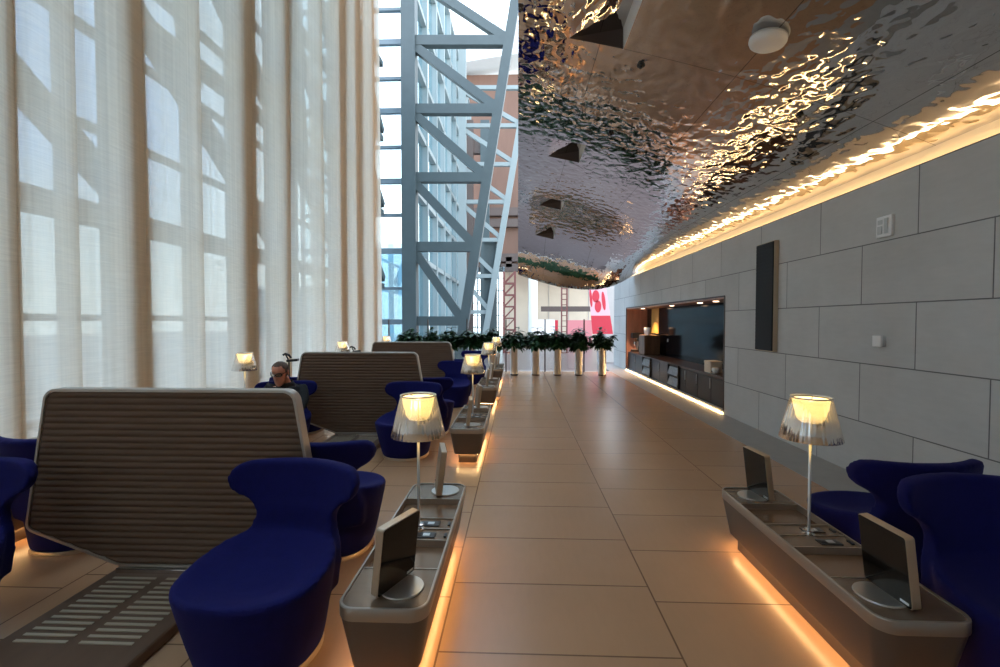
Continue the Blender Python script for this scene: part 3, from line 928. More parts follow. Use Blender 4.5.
dup(ch, (-2.72, 7.86, 0), fA2, 'blue wing chair in front of the third tall screen, curtain side')
dup(ch, (-1.05, 10.7, 0), fA, 'farthest blue wing chair, just before the plants')
dup(ch, (2.02, 1.83, 0), facing(.0, -1), 'blue wing chair beside the wall-side bench, nearest the camera')
dup(ch, (2.05, 2.74, 0), facing(-.06, 1), 'blue wing chair before the grey stone wall, behind the nearest one')

# ------------------------------------------------------------------ planters with plants, balustrade
PY = 12.62
pxs = [2.27, 1.64, 1.07, .48, -.10, -.68, -1.26, -1.84, -2.42, -3.0]
ordn = ['nearest the grey wall', 'second from the grey wall', 'third from the grey wall', 'fourth from the grey wall', 'fifth from the grey wall', 'sixth from the grey wall', 'seventh from the grey wall', 'eighth from the grey wall', 'ninth from the grey wall', 'tenth from the grey wall, nearest the curtain']
pr = empty('planter', 'tall round steel planter, ' + ordn[0], 'planter', (pxs[0], PY, 0), 0, 'tall steel planters')
MB().lathe([(.0, 0), (.100, 0), (.100, .03), (.104, .035), (.104, .80), (.107, .805), (.107, .82), (.097, .82), (.097, .77), (0, .77)], 40).build('drum', 'steel', pr, auto=True)
MB().lathe([(.102, 0), (.1045, .0), (.1045, .03), (.102, .03)], 40).build('foot_ring', 'dark_steel', pr)
MB().lathe([(0, .785), (.05, .79), (.097, .778)], 24).build('soil', 'soil', pr, smooth=True)
for i in range(1, len(pxs)): dup(pr, (pxs[i], PY, 0), i * .7, 'tall round steel planter, ' + ordn[i])


def plant(seed):
    WX = 1.3
    rnd = random.Random(seed)
    lf, st = MB(), MB()
    def leaf(base, d, ln, wd):
        d = d.normalized(); up = Vector((0, 0, 1))
        r = d.cross(up)
        if r.length < .1: r = Vector((1, 0, 0))
        r = r.normalized(); n_ = r.cross(d).normalized()
        rows = []
        for k, (t, w_) in enumerate(((0, .08), (.3, .8), (.6, 1), (.85, .55), (1, .05))):
            c_ = base + d * ln * t - up * ln * .35 * t * t
            rows.append([c_ + r * wd * w_ + n_ * wd * .25 * w_, c_ - n_ * .002, c_ - r * wd * w_ + n_ * wd * .25 * w_])
        lf.rings(rows, caps=False, closed=False)
    for s in range(24):
        a = rnd.uniform(0, 2 * PI); sp = rnd.uniform(.05, .36); hh = rnd.uniform(.10, .40) * (1.15 - sp)
        if s == 0: hh = .50; sp = .12
        p0 = Vector((math.cos(a) * .05, math.sin(a) * .05, 0))
        p3 = Vector((math.cos(a) * sp, math.sin(a) * sp, hh))
        pm = p0.lerp(p3, .5) + Vector((0, 0, .05))
        st.tube([p0, pm, p3], [.006, .005, .003], 5)
        for k in range(26 if s else 14):
            t = rnd.uniform(.15, 1)
            q = p0.lerp(pm, t * 2) if t < .5 else pm.lerp(p3, t * 2 - 1)
            b = rnd.uniform(0, 2 * PI)
            leaf(q, Vector((math.cos(b), math.sin(b), rnd.uniform(-.5, .8))), rnd.uniform(.10, .17), rnd.uniform(.024, .044))
    for k in range(130):
        b = rnd.uniform(0, 2 * PI); e = rnd.uniform(-.9, .3)
        leaf(Vector((math.cos(b) * rnd.uniform(.05, .22), math.sin(b) * rnd.uniform(.05, .22), rnd.uniform(.0, .16))), Vector((math.cos(b), math.sin(b), e)), rnd.uniform(.12, .2), rnd.uniform(.026, .044))
    for b in (lf, st): b.v = [(x * WX, y * WX, z * 1.05) for x, y, z in b.v]
    return lf, st


kinds_ = []
for k in range(4):
    kinds_.append(plant(k + 3))
pl_src = []
for i, x in enumerate(pxs):
    lab = 'leafy green plant in the planter ' + ordn[i]
    if i < 4:
        r = empty('leafy_plant', lab, 'plant', (x, PY, .79), 0, 'leafy plants in the steel planters')
        if i == 0: r.scale = (.8, .95, 1)
        kinds_[i][0].build('leaves', 'leaf', r, smooth=True); kinds_[i][1].build('stems', 'stem', r, smooth=True)
        pl_src.append(r)
    else: dup(pl_src[i % 4], (x, PY, .79), i * 1.3, lab)

bl = empty('glass_balustrade', 'clear glass balustrade with slim dark posts behind the plants', 'balustrade', (-.3, 13.45, 0))
for k, u in enumerate((584, 545, 506, 467, 428, 389)):
    x = px(u, 340, Y=13.45).x + .3
    MB().bb(x - .018, x + .018, -.02, .02, -.1, 1.52).build('post', 'dark_steel', bl)
    if k: MB().bb(x + .03, xp - .03, -.006, .006, .06, 1.12).build('glass_pane', 'clear', bl)
    xp = x

# ------------------------------------------------------------------ sheer curtains
def cy_(u): return px(u, 220, X=-4.0).y


# where the cloth doubles back on itself (a dark band of three layers), measured along the wall
BANDS = [(-1.1, -.85), (-.25, .05), (.6, .85), (1.4, 1.75), (2.3, 2.5), (2.95, 3.08)] + [(cy_(a), cy_(b)) for a, b in
         ((-3, 12), (63, 97), (119, 140), (188, 214), (240, 256), (283, 292), (317, 330), (339, 347), (356, 362), (370, 375))]


def curtain(label, y0, y1, seed, x=-4.0, top=12.3):
    rnd = random.Random(seed)
    r = empty('sheer_curtain', label, 'curtain', (x, y0, 0), 0, 'floor to roof sheer curtains')
    bs = [b for b in BANDS if y0 + .02 < b[0] and b[1] < y1 - .02]
    pr = [(rnd.uniform(.05, .10), rnd.uniform(-.07, .07), rnd.uniform(0, 6)) for _ in range(len(bs) + 1)]
    zs = [0.02 + (top - .02) * k / 44 for k in range(45)]
    R = []
    for z in zs:
        q = z / top; row = []; ya = y0; xa = 0
        def sway(i): return pr[i][1] * (1 - q) * 1.6 + .03 * math.sin(5 * q + pr[i][2])
        for i in range(len(bs) + 1):
            yb = (bs[i][1] + sway(i)) if i < len(bs) else y1
            A = pr[i][0]
            n_ = 26
            for k in range(n_ + 1):                                     # front run of the pleat
                t = k / n_; e = min(t / .22, 1); e = e * e * (3 - 2 * e)
                row.append((-.18 + .18 * e + A * math.sin(PI * t) + .016 * math.sin(7 * t * max(.6, yb - ya) + pr[i][2] + 2 * q), ya + (yb - ya) * t, z))
            if i < len(bs):
                yc_ = bs[i][0] + sway(i) * .6 + .05 * math.sin(4 * q + i)
                d_ = max(.05, yb - yc_)
                for rep in range(2):                                    # the cloth doubles back twice
                    xo = -.15 * rep * .6
                    for k in range(1, 6):
                        a_ = PI * k / 6; row.append((xo - .022 + .022 * math.cos(a_), yb - .012 * rep + .018 * math.sin(a_), z))
                    for k in range(6): row.append((xo - .044 - .006 * k / 5, yb - d_ * k / 5, z))
                    for k in range(1, 6):
                        a_ = PI * k / 6; row.append((xo - .070 + .020 * math.cos(a_), yb - d_ - .018 * math.sin(a_), z))
                    if rep == 0:
                        for k in range(1, 5): row.append((xo - .09, yb - d_ + d_ * k / 5, z))
                ya = yb - d_
        R.append(row)
    MB().rings(R, caps=False, closed=False).build('fabric', 'curtain', r, smooth=True)
    R0 = R[0][:27 + 20]
    h = MB().rings([[(p[0] + .004, p[1] - y0, zz) for p in R[0]] for zz in (.02, .16)], caps=False, closed=False)
    o = h.build('hem', 'hem', r, smooth=True)
    for ch in r.children:
        if ch.name.startswith('fabric'): ch.location.y = -y0
    return r


curtain('sheer linen curtain at the edge of the photo, behind the nearest blue chair', -1.5, cy_(80), 5)
curtain('sheer linen curtain behind the nearest tall ribbed screen', cy_(72), cy_(204), 8)
curtain('sheer linen curtain behind the seated man and his lamp', cy_(196), cy_(324), 21)
curtain('sheer linen curtain at the end of the row, next to the steel and glass facade', cy_(319), cy_(381), 4)

# ------------------------------------------------------------------ facade and steelwork behind the curtains
XF = -6.6
def window(name, build_m, pane):
    o = struct(build_m.build(name, 'mullion'))
    g_ = pane.build('glass', 'glass', o)
    return o
m = MB(); p = MB()
for k in range(9): m.bb(XF - .12, XF + .12, -4 + 2.9 * k, -3.85 + 2.9 * k, 0, 12.6)
for k in range(9): m.bb(XF - .08, XF + .08, -4, 20, 1.47 * k, 1.47 * k + .1)
p.bb(XF - .01, XF + .01, -4, 20, 0, 12.6)
window('window_1', m, p)
tr = empty('steel_truss', 'grey blue steel truss standing behind the sheer curtains', 'truss', (XF + 1.0, 0, 0), 0, 'grey blue steel trusses')
for k in range(5):
    y = -2 + 4.2 * k
    MB().bar((0, y, 0), (0, y, 13.4), .34, .34).build('column', 'truss', tr)
    for z in (2.9, 5.9, 8.9, 11.9):
        MB().bar((0, y, z), (0, y + 4.2, z), .22, .22, (0, 0, 1)).build('beam', 'truss', tr)
    for z, z2 in ((3.2, 6.2), (6.2, 9.2), (9.2, 12.2)): MB().bar((0, y + 4.2, z), (0, y, z2), .26, .26, (1, 0, 0)).build('brace', 'truss', tr)
    MB().bar((0, y + .4, 12.5), (0, y + 1.5, 5.5), .22, .22, (1, 0, 0)).build('stay', 'truss', tr)

# the near bay: column, truss and clerestory glazing facing the lounge
YT = 20.0
def q(u, v, Y): return px(u, v, Y=Y)
tr = empty('steel_truss', 'large grey blue steel truss with column standing beside the curtain end', 'truss', (q(409, 320, YT).x, YT, -1), 0, 'grey blue steel trusses')
O = tr.location
def loc(p_): return Vector(p_) - O
ca, cb_ = q(409, 0, YT).x, 0
MB().bar(loc((ca, YT, -1)), loc((ca, YT, 19)), .60, .60).build('column', 'truss', tr)
def chord(v, pa, pb):
    t = (v - pa[1]) / (pb[1] - pa[1]); return pa[0] + (pb[0] - pa[0]) * t
CA, CB = (515.5, 0), (462, 335)
a = q(*CA, YT); b = q(*CB, YT); dd = (a - b)
MB().bar(loc(b - dd * .15), loc(a + dd * .2), .40, .36).build('chord', 'truss', tr)
beams = [-26, 42, 110, 178, 247, 321]
for v in beams: MB().bar(loc(q(414, v, YT)), loc(q(chord(v, CA, CB), v, YT)), .40, .34).build('beam', 'truss', tr)
for v0, v1 in zip(beams, beams[1:]):
    MB().bar(loc(q(416, v0 + 6, YT)), loc(q(chord(v1, CA, CB) - 3, v1 - 3, YT)), .36, .30).build('diagonal', 'truss', tr)
# glazing left of the column
m = MB(); p = MB()
zl = [1.47 + (321 - v) * YT / F for v in (322, 288, 250, 214, 180, 146, 110, 78, 42, 10, -26, -60)]
for i, z in enumerate(zl): m.bb(-9.5, -4.8, YT + .1, YT + .3, z - (.11 if i % 2 == 0 else .06), z + (.11 if i % 2 == 0 else .06))
for x in (-9.5,): m.bb(x, x + .1, YT + .1, YT + .3, -1, 19)
p.bb(-9.5, -4.8, YT + .19, YT + .21, -1, 19)
window('window_2', m, p)
# glass wall running away beyond the column
m = MB(); p = MB()
XG = -4.75
for k in range(10): m.bb(XG - .2, XG + .25, YT + 2.7 * k + .5, YT + 2.7 * k + .75, -1, 22)
for k in range(8): m.bb(XG - .12, XG + .2, YT, YT + 25, 1.5 + 2.92 * k - .12, 1.5 + 2.92 * k + .12)
p.bb(XG - .02, XG + .0, YT + .4, YT + 25, -1, 22)
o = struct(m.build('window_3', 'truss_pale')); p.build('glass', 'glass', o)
# second truss further off
Y2 = 32.0
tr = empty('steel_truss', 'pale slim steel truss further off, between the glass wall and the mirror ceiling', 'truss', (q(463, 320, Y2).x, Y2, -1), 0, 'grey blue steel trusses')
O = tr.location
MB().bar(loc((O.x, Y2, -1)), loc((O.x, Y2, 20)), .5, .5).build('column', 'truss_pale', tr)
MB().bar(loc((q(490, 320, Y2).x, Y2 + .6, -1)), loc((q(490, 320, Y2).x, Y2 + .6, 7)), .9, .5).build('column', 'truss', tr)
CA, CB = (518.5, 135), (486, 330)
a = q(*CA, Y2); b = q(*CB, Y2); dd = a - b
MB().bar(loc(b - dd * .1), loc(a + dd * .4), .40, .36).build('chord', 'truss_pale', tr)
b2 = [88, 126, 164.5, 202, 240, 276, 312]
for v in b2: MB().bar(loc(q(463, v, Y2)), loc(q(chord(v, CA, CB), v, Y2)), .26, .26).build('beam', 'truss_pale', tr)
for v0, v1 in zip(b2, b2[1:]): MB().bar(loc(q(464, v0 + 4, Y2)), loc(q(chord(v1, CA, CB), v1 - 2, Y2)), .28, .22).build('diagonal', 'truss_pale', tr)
# pair of dark posts behind it
dp = empty('steel_mast', 'pair of dark grey posts with a box between, in front of the bronze soffit', 'mast', (q(470, 300, 40).x, 40, -1))
O = dp.location
for u in (469, 485): MB().bar(loc(q(u, 345, 40)), loc(q(u, 121, 40)), .75, .5).build('post', 'dark_steel' if u == 469 else 'truss', dp)
MB().bar(loc(q(470, 147, 40.2)), loc(q(486, 147, 40.2)), 1.2, .5).build('box', 'dark_steel', dp)

# bronze soffit block, fascia, far hall
YB_ = 48
zt, zb = 1.47 + (321 - 78) * YB_ / F, 1.47 + (321 - 268) * YB_ / F
struct(MB().bb(q(452, 100, YB_).x, 9, YB_, YB_ + 2, zb, zt).build('wall_far_soffit', 'bronze_wall'))
m = MB()
for v in (213, 224, 258, 268): m.bb(q(460, v, YB_).x, 6, YB_ - .6, YB_, 1.47 + (321 - v) * YB_ / F - .45, 1.47 + (321 - v) * YB_ / F + .35)
for u in (498, 509): m.bb(q(u, 215, YB_).x - .3, q(u, 215, YB_).x + .3, YB_ - .6, YB_, 1.47 + (321 - 268) * YB_ / F, 1.47 + (321 - 258) * YB_ / F)
struct(m.build('trim_4', 'dark_steel'))
m = MB()
R = []
for k in range(9):
    t = k / 8
    R.append([(-8 + 20 * t, YB_ - 2 + y_, 1.47 + (321 - 80 + 14 * t) * YB_ / F + z_ + .6 * math.sin(PI * t)) for y_, z_ in ((0, 0), (0, 3.2), (6, 3.6), (6, .4))])
struct(m.rings(R).build('trim_5', 'pale_roof'))
# lower far glazing
m = MB(); p = MB()
for k in range(9): m.bb(q(462 + 5.2 * k, 300, 47).x - .06, q(462 + 5.2 * k, 300, 47).x + .06, 47, 47.2, -1, zb)
for k in range(6): m.bb(q(460, 300, 47).x, q(505, 300, 47).x, 47, 47.2, -.5 + 1.25 * k, -.42 + 1.25 * k)
p.bb(q(460, 300, 47).x, q(505, 300, 47).x, 47.1, 47.12, -1, zb)
window('window_4', m, p)
# beige hall
struct(MB().bb(q(503, 300, 52).x, 26, 52, 53, -1, 7.5).build('wall_far', 'beige'))
m = MB()
for k in range(12): m.bb(-1 + 2.2 * k, -.95 + 2.2 * k, 51.94, 52, -1, 7.5)
struct(m.build('trim_6', 'roof'))
wf = MB().bar(q(541, 309, 46), q(592, 309, 46), .6, .5, (0, 0, 1)).build('sign_rail', 'dark_steel'); tag(wf, 'long dark horizontal rail on the far beige hall wall', 'rail')
struct(MB().lathe([(.42, -1), (.42, 8)], 24, (q(533, 300, 44).x, 44, 0), True).build('column_far', 'white', smooth=False, auto=True))
wp = MB().bb(q(535, 300, 45).x, q(555, 300, 45).x, 45, 45.3, 0, 1.6).build('display_board', 'white'); tag(wp, 'plain white panel in the far hall above the plants', 'panel')
pk = MB().bb(q(567, 300, 45.5).x, q(592, 300, 45.5).x, 45.4, 45.8, -1, 1.55).build('shopfront', 'pink'); tag(pk, 'low pink shopfront wall in the far hall behind the plants', 'shopfront')
pk = MB().bb(q(555, 300, 45.5).x, q(558, 300, 45.5).x, 45.4, 45.8, -1, 1.55).build('red_post', 'banner_red'); tag(pk, 'slim red post beside the white panel in the far hall', 'post')


def lattice(label, u0, u1, v0, v1, Y, m_, solid=False):
    a, b = q(u0, v1, Y), q(u1, v0, Y)
    r = empty('lattice_tower', label, 'lattice column', ((a.x + b.x) / 2, Y, -1), 0, 'red lattice columns')
    hw = (b.x - a.x) / 2; h = b.z + 1
    for s in (-1, 1):
        for yy in (-hw, hw): MB().bar((s * hw, yy, 0), (s * hw, yy, h), hw * .35, hw * .35).build('upright', m_, r)
    n = max(3, round(h / (hw * 2)))
    for yy in (-hw, hw):
        x_ = MB()
        for k in range(n):
            z0, z1 = h * k / n, h * (k + 1) / n
            x_.bar((-hw, yy, z0), (hw, yy, z0), hw * .25, hw * .25)
            if not solid: x_.bar((-hw, yy, z0), (hw, yy, z1), hw * .2, hw * .2)
        x_.build('lattice', m_, r)


lattice('dark red lattice mast in front of the far glazing, under the mirror ceiling edge', 504, 515, 272, 335, 36, 'red_steel')
lattice('dark red ladder-like column in front of the far beige hall', 561.5, 567, 278, 335, 36, 'red_steel', True)
# banner
YBn = 26
A_, B_, C_, D_ = q(588.5, 288, YBn), q(606, 288, YBn), q(613, 334, YBn), q(592.5, 334, YBn)
bn = empty('hanging_banner', 'red banner with pale pink upper half and red leaf shapes, behind the planters', 'banner', (D_.x, YBn, D_.z))
O = bn.location
def sheet(pts, y0, y1): return MB().loft([[(p_.x - O.x, y0, p_.z - O.z) for p_ in pts], [(p_.x - O.x, y1, p_.z - O.z) for p_ in pts]])
k = .60
mL, mR = A_.lerp(D_, k), B_.lerp(C_, k)
sheet([mL, mR, C_, D_], -.02, .02).build('lower_field', 'banner_red', bn)
sheet([A_, B_, mR, mL], -.02, .02).build('upper_field', 'banner_pale', bn)
def oval(cx, cz, rx, rz, ang=0, hole=0):
    c_ = A_.lerp(B_, cx).lerp(D_.lerp(C_, cx), cz) - O
    m_ = MB(); pts = []
    for j in range(24):
        t_ = 2 * PI * j / 24
        x_, z_ = rx * math.cos(t_), rz * math.sin(t_)
        pts.append((c_.x + x_ * math.cos(ang) - z_ * math.sin(ang), c_.z + x_ * math.sin(ang) + z_ * math.cos(ang)))
    return m_.loft([[(x_, -.035, z_) for x_, z_ in pts], [(x_, -.02, z_) for x_, z_ in pts]])
oval(.36, .18, .20, .34).build('leaf_shape', 'banner_red', bn); oval(.42, .40, .18, .34).build('leaf_shape', 'banner_red', bn)
oval(.76, .28, .10, .52, .12).build('leaf_shape', 'banner_red', bn); oval(.08, .22, .07, .5, .1).build('leaf_shape', 'banner_red', bn)
for cx, cz in ((.34, .14), (.42, .22), (.38, .34), (.46, .42)): oval(cx, cz, .04, .10, .5).v
struct(MB().bb(q(606, 300, 24).x + .3, 12, 28, 28.4, -1, 4.2).build('wall_far_side', 'roof'))
# grounds
struct(MB().bb(-9.5, 26, 13.6, 54, -1.2, -1.0).build('floor_concourse', 'concourse'))
struct(MB().bb(-4.6, 2.70, 13.6, 13.7, -1.0, 0).build('trim_7', 'plain'))
struct(MB().bb(-90, -4.6, -40, 120, -1.4, -1.2).build('ground', 'ground'))
for i, (x0, x1, y, h, lab) in enumerate(((-40, -15.2, 70, 7.5, 'long blue grey building far outside the facade'), (-17, -12, 50, 10.5, 'tall blue building outside, seen through the glazing past the curtain'))):
    b_ = empty('distant_building', lab, 'building', ((x0 + x1) / 2, y, -1.2), 0, 'buildings outside the facade')
    w_ = (x1 - x0) / 2
    MB().bb(-w_, w_, 0, 8, 0, h).build('walls', 'blue_building', b_)
    MB().bb(-w_ - .2, w_ + .2, -.2, 8.2, h, h + .5).build('parapet', 'pale_roof', b_)
    g_ = MB()
    for k in range(int(w_)): g_.bb(-w_ + 1 + 2 * k, -w_ + 2 + 2 * k, -.05, 0, 2.2, h - 1.5)
    g_.build('window_band', 'glass', b_)

# ------------------------------------------------------------------ the seated man
def skin(name, chain, m_, parent, sub=2):
    """chain: list of polylines [(x,y,z,r),...]; joined at coincident points"""
    vs, es, rs = [], [], []
    key = {}
    def vid(p_):
        k_ = tuple(round(c_, 4) for c_ in p_[:3])
        if k_ not in key:
            key[k_] = len(vs); vs.append(k_); rs.append(p_[3])
        return key[k_]
    for pl_ in chain:
        ids = [vid(p_) for p_ in pl_]
        es.extend(zip(ids, ids[1:]))
    me = bpy.data.meshes.new(name); me.from_pydata(vs, es, [])
    o_ = bpy.data.objects.new(name, me); COL.objects.link(o_); o_.parent = parent
    me.materials.append(M[m_])
    md = o_.modifiers.new('k', 'SKIN'); md.use_smooth_shade = True
    for i, r_ in enumerate(rs):
        rr = r_ if isinstance(r_, tuple) else (r_, r_)
        me.skin_vertices[0].data[i].radius = rr
    me.skin_vertices[0].data[0].use_root = True
    sb = o_.modifiers.new('d', 'SUBSURF'); sb.levels = sub; sb.render_levels = sub
    baked(o_)
    o_.data.materials.clear(); o_.data.materials.append(M[m_])
    return o_


man = empty('person', 'man in a black coat and glasses sitting in a blue chair, looking down', 'person', (-2.58, 5.0, 0), facing(-.05, -1))
# body (skin): neck, head, hands. local: faces -Y
hz, hy = .905, -.05
head = MB(); R = []
for k in range(19):
    t = k / 18; z = -.125 + .245 * t
    # half widths: chin narrow, jaw, cheek, temple, crown
    def I(tab, t):
        for (a_, p_), (b_, q_) in zip(tab, tab[1:]):
            if t <= b_: return p_ + (q_ - p_) * (t - a_) / (b_ - a_)
        return tab[-1][1]
    wx = I([(0, .022), (.08, .044), (.25, .060), (.5, .074), (.7, .077), (.85, .066), (.95, .04), (1, .006)], t)
    fr = I([(0, -.085), (.1, -.092), (.25, -.092), (.42, -.094), (.5, -.090), (.7, -.092), (.85, -.076), (.95, -.045), (1, -.006)], t)
    bk = I([(0, -.02), (.1, .0), (.25, .055), (.5, .092), (.7, .10), (.85, .084), (.95, .05), (1, .006)], t)
    ring = []
    for j in range(28):
        a_ = 2 * PI * j / 28; c_, s_ = math.cos(a_), math.sin(a_)
        x_ = wx * math.copysign(abs(c_) ** .9, c_)
        y_ = (fr + bk) / 2 + (bk - fr) / 2 * s_
        f_ = max(0, -s_) ** 8
        if abs(c_) < .2 and s_ < 0:                               # nose
            y_ -= .024 * math.exp(-((t - .40) / .055) ** 2) + .012 * math.exp(-((t - .5) / .06) ** 2)
        if s_ < 0 and .25 < abs(c_) < .65: y_ += .010 * math.exp(-((t - .53) / .04) ** 2)   # eye sockets
        if s_ < 0 and abs(c_) < .4: y_ -= .005 * math.exp(-((t - .245) / .02) ** 2) + .005 * math.exp(-((t - .205) / .018) ** 2)   # lips
        ring.append((x_, y_, z))
    R.append(ring)
head.rings(R)
HEAD_RINGS = R
for s_ in (-1, 1):                                                  # ears
    E = []
    for k in range(5):
        zz = -.03 + .06 * k / 4; w_ = (.004, .012, .015, .016, .006)[k]
        E.append([(s_ * (.074 + .014 * math.sin(2 * PI * j / 10) * .6 + .006), .012 + w_ * math.cos(2 * PI * j / 10), zz + .005) for j in range(10)])
    head.rings(E)
TH = Matrix.Translation((0, hy, hz)) @ Matrix.Rotation(.02, 4, 'Z') @ Matrix.Rotation(.30, 4, 'X')
head.v = [tuple(TH @ Vector(p_)) for p_ in head.v]
neck = [[(0, .06, .70), .062], [(0, .03, .78), .056], [(0, .01, .85), .054]]
head.tube([n_[0] for n_ in neck], [n_[1] for n_ in neck], 20)
# hands rest on the lap: palm plus five curled fingers each
def hand(b_, s_):
    bx_, by_, bz_ = s_ * .10, -.36, .53
    b_.rings([[(bx_ + s_ * w_ * math.cos(2 * PI * j / 12), by_ - y_, bz_ + h_ * math.sin(2 * PI * j / 12) - dz_) for j in range(12)] for w_, y_, h_, dz_ in ((.026, -.02, .022, -.01), (.036, .01, .017, 0), (.042, .05, .016, .004), (.041, .085, .013, .008))])
    for f_, (off, ln) in enumerate(((-.030, .066), (-.010, .076), (.010, .072), (.029, .056))):
        x_ = bx_ + s_ * off
        b_.tube([(x_, by_ - .075, bz_ - .006), (x_, by_ - .085 - ln * .4, bz_ - .008), (x_, by_ - .085 - ln * .75, bz_ - .026), (x_, by_ - .085 - ln * .85, bz_ - .048)], [.0095, .009, .0083, .0068], 8)
    b_.tube([(bx_ - s_ * .03, by_ - .02, bz_), (bx_ - s_ * .056, by_ - .045, bz_ - .004), (bx_ - s_ * .06, by_ - .078, bz_ - .012)], [.012, .0105, .008], 8)
hand(head, -1); hand(head, 1)
core = skin('core', [[(0, -.02, .49, (.13, .10)), (0, .03, .56, (.125, .09)), (0, .07, .66, (.135, .085)), (0, .07, .74, (.09, .07)), (0, .045, .79, .054), (0, .015, .85, .054)],
                     [(0, .07, .66, (.135, .085)), (.18, .06, .705, .048), (.240, -.02, .60, .042), (.235, -.14, .50, .036), (.155, -.30, .515, .030), (.104, -.37, .53, .024)],
                     [(0, .07, .66, (.135, .085)), (-.18, .06, .705, .048), (-.240, -.02, .60, .042), (-.235, -.14, .50, .036), (-.155, -.30, .515, .030), (-.104, -.37, .53, .024)],
                     [(0, -.02, .49, (.13, .10)), (.10, -.16, .485, .066), (.13, -.47, .455, .052), (.135, -.54, .25, .040), (.14, -.55, .07, .032)],
                     [(0, -.02, .49, (.13, .10)), (-.10, -.16, .485, .066), (-.13, -.47, .455, .052), (-.135, -.54, .25, .040), (-.14, -.55, .07, .032)]], 'skin', man)
head.add([v.co for v in core.data.vertices], [tuple(p_.vertices) for p_ in core.data.polygons])
bpy.data.objects.remove(core)
body = head.build('body', 'skin', man, smooth=True)
md = body.modifiers.new('r', 'REMESH'); md.mode = 'VOXEL'; md.voxel_size = .0045; md.use_smooth_shade = True
sm = body.modifiers.new('s', 'SMOOTH'); sm.factor = .5; sm.iterations = 2
baked(body)
hr = MB(); R = []
for k, ring in enumerate(HEAD_RINGS):
    t = k / 18; out = []
    for j, p_ in enumerate(ring):
        s_ = math.sin(2 * PI * j / 28)
        line = .90 if s_ < -.55 else (.90 - .52 * min(1, (s_ + .55) / .5) if s_ < -.05 else .38 - .10 * max(0, s_))   # receding at the front, down to the nape behind
        g_ = 1.0 + .085 * max(-1, min(1, (t - line) / .05))
        c_ = Vector((0, .004, .0))
        q_ = c_ + (Vector(p_) - c_) * g_
        if k == 18: q_.z += .004
        out.append(q_)
    R.append(out)
hr.rings(R); hr.v = [tuple(TH @ Vector(p_)) for p_ in hr.v]
hr.build('hair', 'hair', man, smooth=True)
gl = MB()
for s_ in (-1, 1):
    ring_o = [(s_ * .034 + .030 * math.cos(2 * PI * j / 20), -.104 - .004 * 0, .004 + .019 * math.sin(2 * PI * j / 20)) for j in range(21)]
    gl.tube(ring_o, .0042, 6)
    gl.tube([(s_ * .064, -.102, .01), (s_ * .078, -.06, .012), (s_ * .080, .01, .012)], .003, 6)
gl.tube([(-.006, -.108, .008), (.006, -.108, .008)], .003, 6)
def wrap(p_): return (p_[0], p_[1] + (5.5 * p_[0] ** 2 if p_[1] < -.09 else 0), p_[2] + .012)
gl.v = [tuple(TH @ Vector(wrap(p_))) for p_ in gl.v]
go = gl.build('glasses', 'lens', man, smooth=True)
for s_ in (-1, 1):
    le = MB().rings([[(s_ * .034 + .028 * math.cos(2 * PI * j / 20), -.103 + d_, .004 + .017 * math.sin(2 * PI * j / 20)) for j in range(20)] for d_ in (0, .002)])
    le.v = [tuple(TH @ Vector(wrap(p_))) for p_ in le.v]; le.build('spectacle_lens', 'tint', go)
ep = MB().lathe([(0, -.008), (.007, -.005), (.008, 0), (.006, .007), (0, .009)], 12, (-.086, .0, -.004)); ep.v = [tuple(TH @ Vector(p_)) for p_ in ep.v]
ep.build('earbud', 'white', man, smooth=True)
ct_ = skin('coat', [[(0, -.02, .48, (.17, .14)), (0, .03, .56, (.165, .125)), (0, .07, .66, (.185, .12)), (0, .075, .735, (.15, .10)), (0, .055, .79, (.075, .07))],
                    [(0, .07, .66, (.185, .12)), (.19, .06, .715, .072), (.245, -.02, .60, .062), (.24, -.14, .50, .055), (.16, -.30, .515, .046), (.115, -.36, .53, .038)],
                    [(0, .07, .66, (.185, .12)), (-.19, .06, .715, .072), (-.245, -.02, .60, .062), (-.24, -.14, .50, .055), (-.16, -.30, .515, .046), (-.115, -.36, .53, .038)]], 'coat', man)
col_ = MB().rings([[(.085 * k1 * math.cos(2 * PI * j / 24), .04 + .075 * k1 * math.sin(2 * PI * j / 24) + dy_, zz + .012 * math.sin(2 * PI * j / 24)) for j in range(24)] for k1, zz, dy_ in ((1.25, .745, .02), (1.12, .775, .01), (1.0, .80, 0), (.93, .80, 0), (1.0, .76, .01))], caps=False).build('collar', 'coat', man, smooth=True)
skin('trousers', [[(0, -.03, .50, (.17, .10)), (.10, -.16, .485, .085), (.13, -.46, .46, .068), (.13, -.50, .43, .064), (.135, -.54, .25, .052), (.14, -.55, .10, .045)],
                  [(0, -.03, .50, (.17, .10)), (-.10, -.16, .485, .085), (-.13, -.46, .46, .068), (-.13, -.50, .43, .064), (-.135, -.54, .25, .052), (-.14, -.55, .10, .045)]], 'trousers', man)
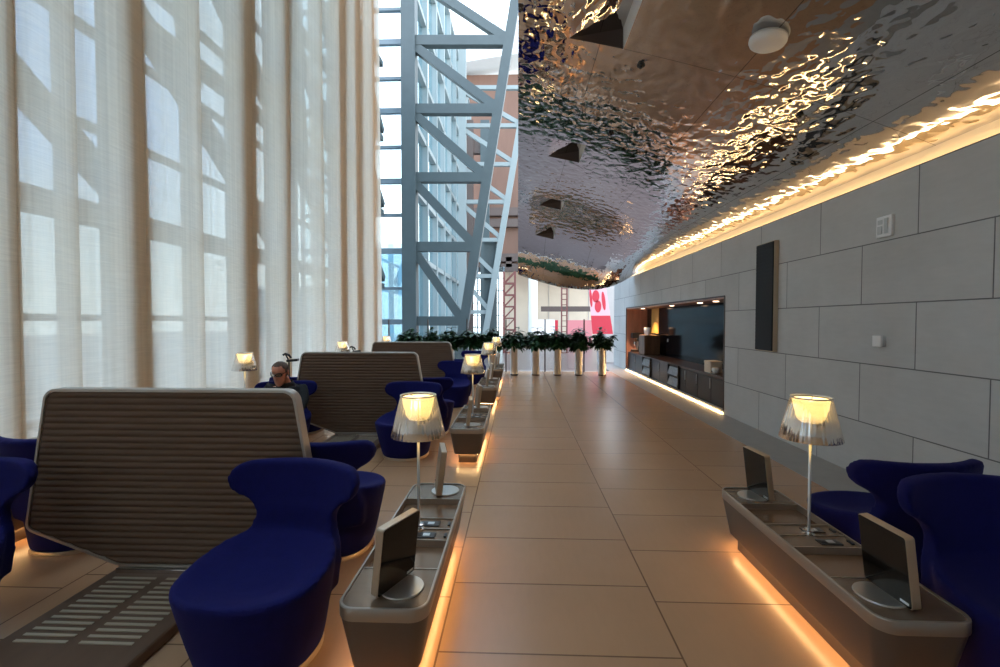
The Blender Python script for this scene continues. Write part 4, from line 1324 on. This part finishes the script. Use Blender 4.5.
for s_ in (-1, 1):
    sh = MB().rings([[(s_ * .145 + w_ * math.cos(2 * PI * j / 14), y_, max(.0, h_ / 2 + h_ / 2 * math.sin(2 * PI * j / 14))) for j in range(14)] for y_, w_, h_ in ((-.48, .02, .05), (-.50, .036, .10), (-.56, .040, .105), (-.63, .044, .07), (-.70, .042, .05), (-.745, .025, .03))])
    sh.build('shoe', 'shoe', man, smooth=True)

# ------------------------------------------------------------------ sky and colour
w = bpy.data.worlds.new('sky'); scene.world = w; w.use_nodes = True
nt = w.node_tree; N, Lk = nt.nodes, nt.links
bg = N['Background']
tc = N.new('ShaderNodeTexCoord'); s = N.new('ShaderNodeSeparateXYZ'); rp = N.new('ShaderNodeValToRGB')
Lk.new(tc.outputs['Generated'], s.inputs[0]); Lk.new(s.outputs['Z'], rp.inputs[0]); Lk.new(rp.outputs[0], bg.inputs[0])
e = rp.color_ramp.elements                       # hazy white towards the front, bluer high on the curtain side
e[0].position = 0; e[0].color = (.93, .95, .95, 1)
e[1].position = .9; e[1].color = (.62, .76, .98, 1)
k = e.new(.18); k.color = (.88, .94, .97, 1)
k = e.new(.45); k.color = (.76, .87, 1.0, 1)
r2 = N.new('ShaderNodeValToRGB'); Lk.new(s.outputs['Z'], r2.inputs[0])
e = r2.color_ramp.elements
e[0].position = .02; e[0].color = (.80, .84, .84, 1)
e[1].position = .9; e[1].color = (.55, .70, .98, 1)
k = e.new(.16); k.color = (.66, .76, .86, 1)
k = e.new(.30); k.color = (.42, .58, .90, 1)
mr = N.new('ShaderNodeMapRange'); mr.inputs['From Min'].default_value = -.45; mr.inputs['From Max'].default_value = -.62
Lk.new(s.outputs['X'], mr.inputs['Value'])
mx = N.new('ShaderNodeMix'); mx.data_type = 'RGBA'
Lk.new(mr.outputs[0], mx.inputs['Factor']); Lk.new(rp.outputs[0], mx.inputs['A']); Lk.new(r2.outputs[0], mx.inputs['B'])
Lk.new(mx.outputs['Result'], bg.inputs[0])
bg.inputs[1].default_value = 1.9
vs_ = scene.view_settings
vs_.view_transform = 'Standard'; vs_.look = 'None'; vs_.gamma = 1; vs_.use_curve_mapping = False
vs_.exposure = 1.25
cy = scene.cycles
cy.max_bounces = 10; cy.transparent_max_bounces = 24; cy.glossy_bounces = 5; cy.diffuse_bounces = 4; cy.transmission_bounces = 6
cy.sample_clamp_indirect = 6
cy.use_denoising = True
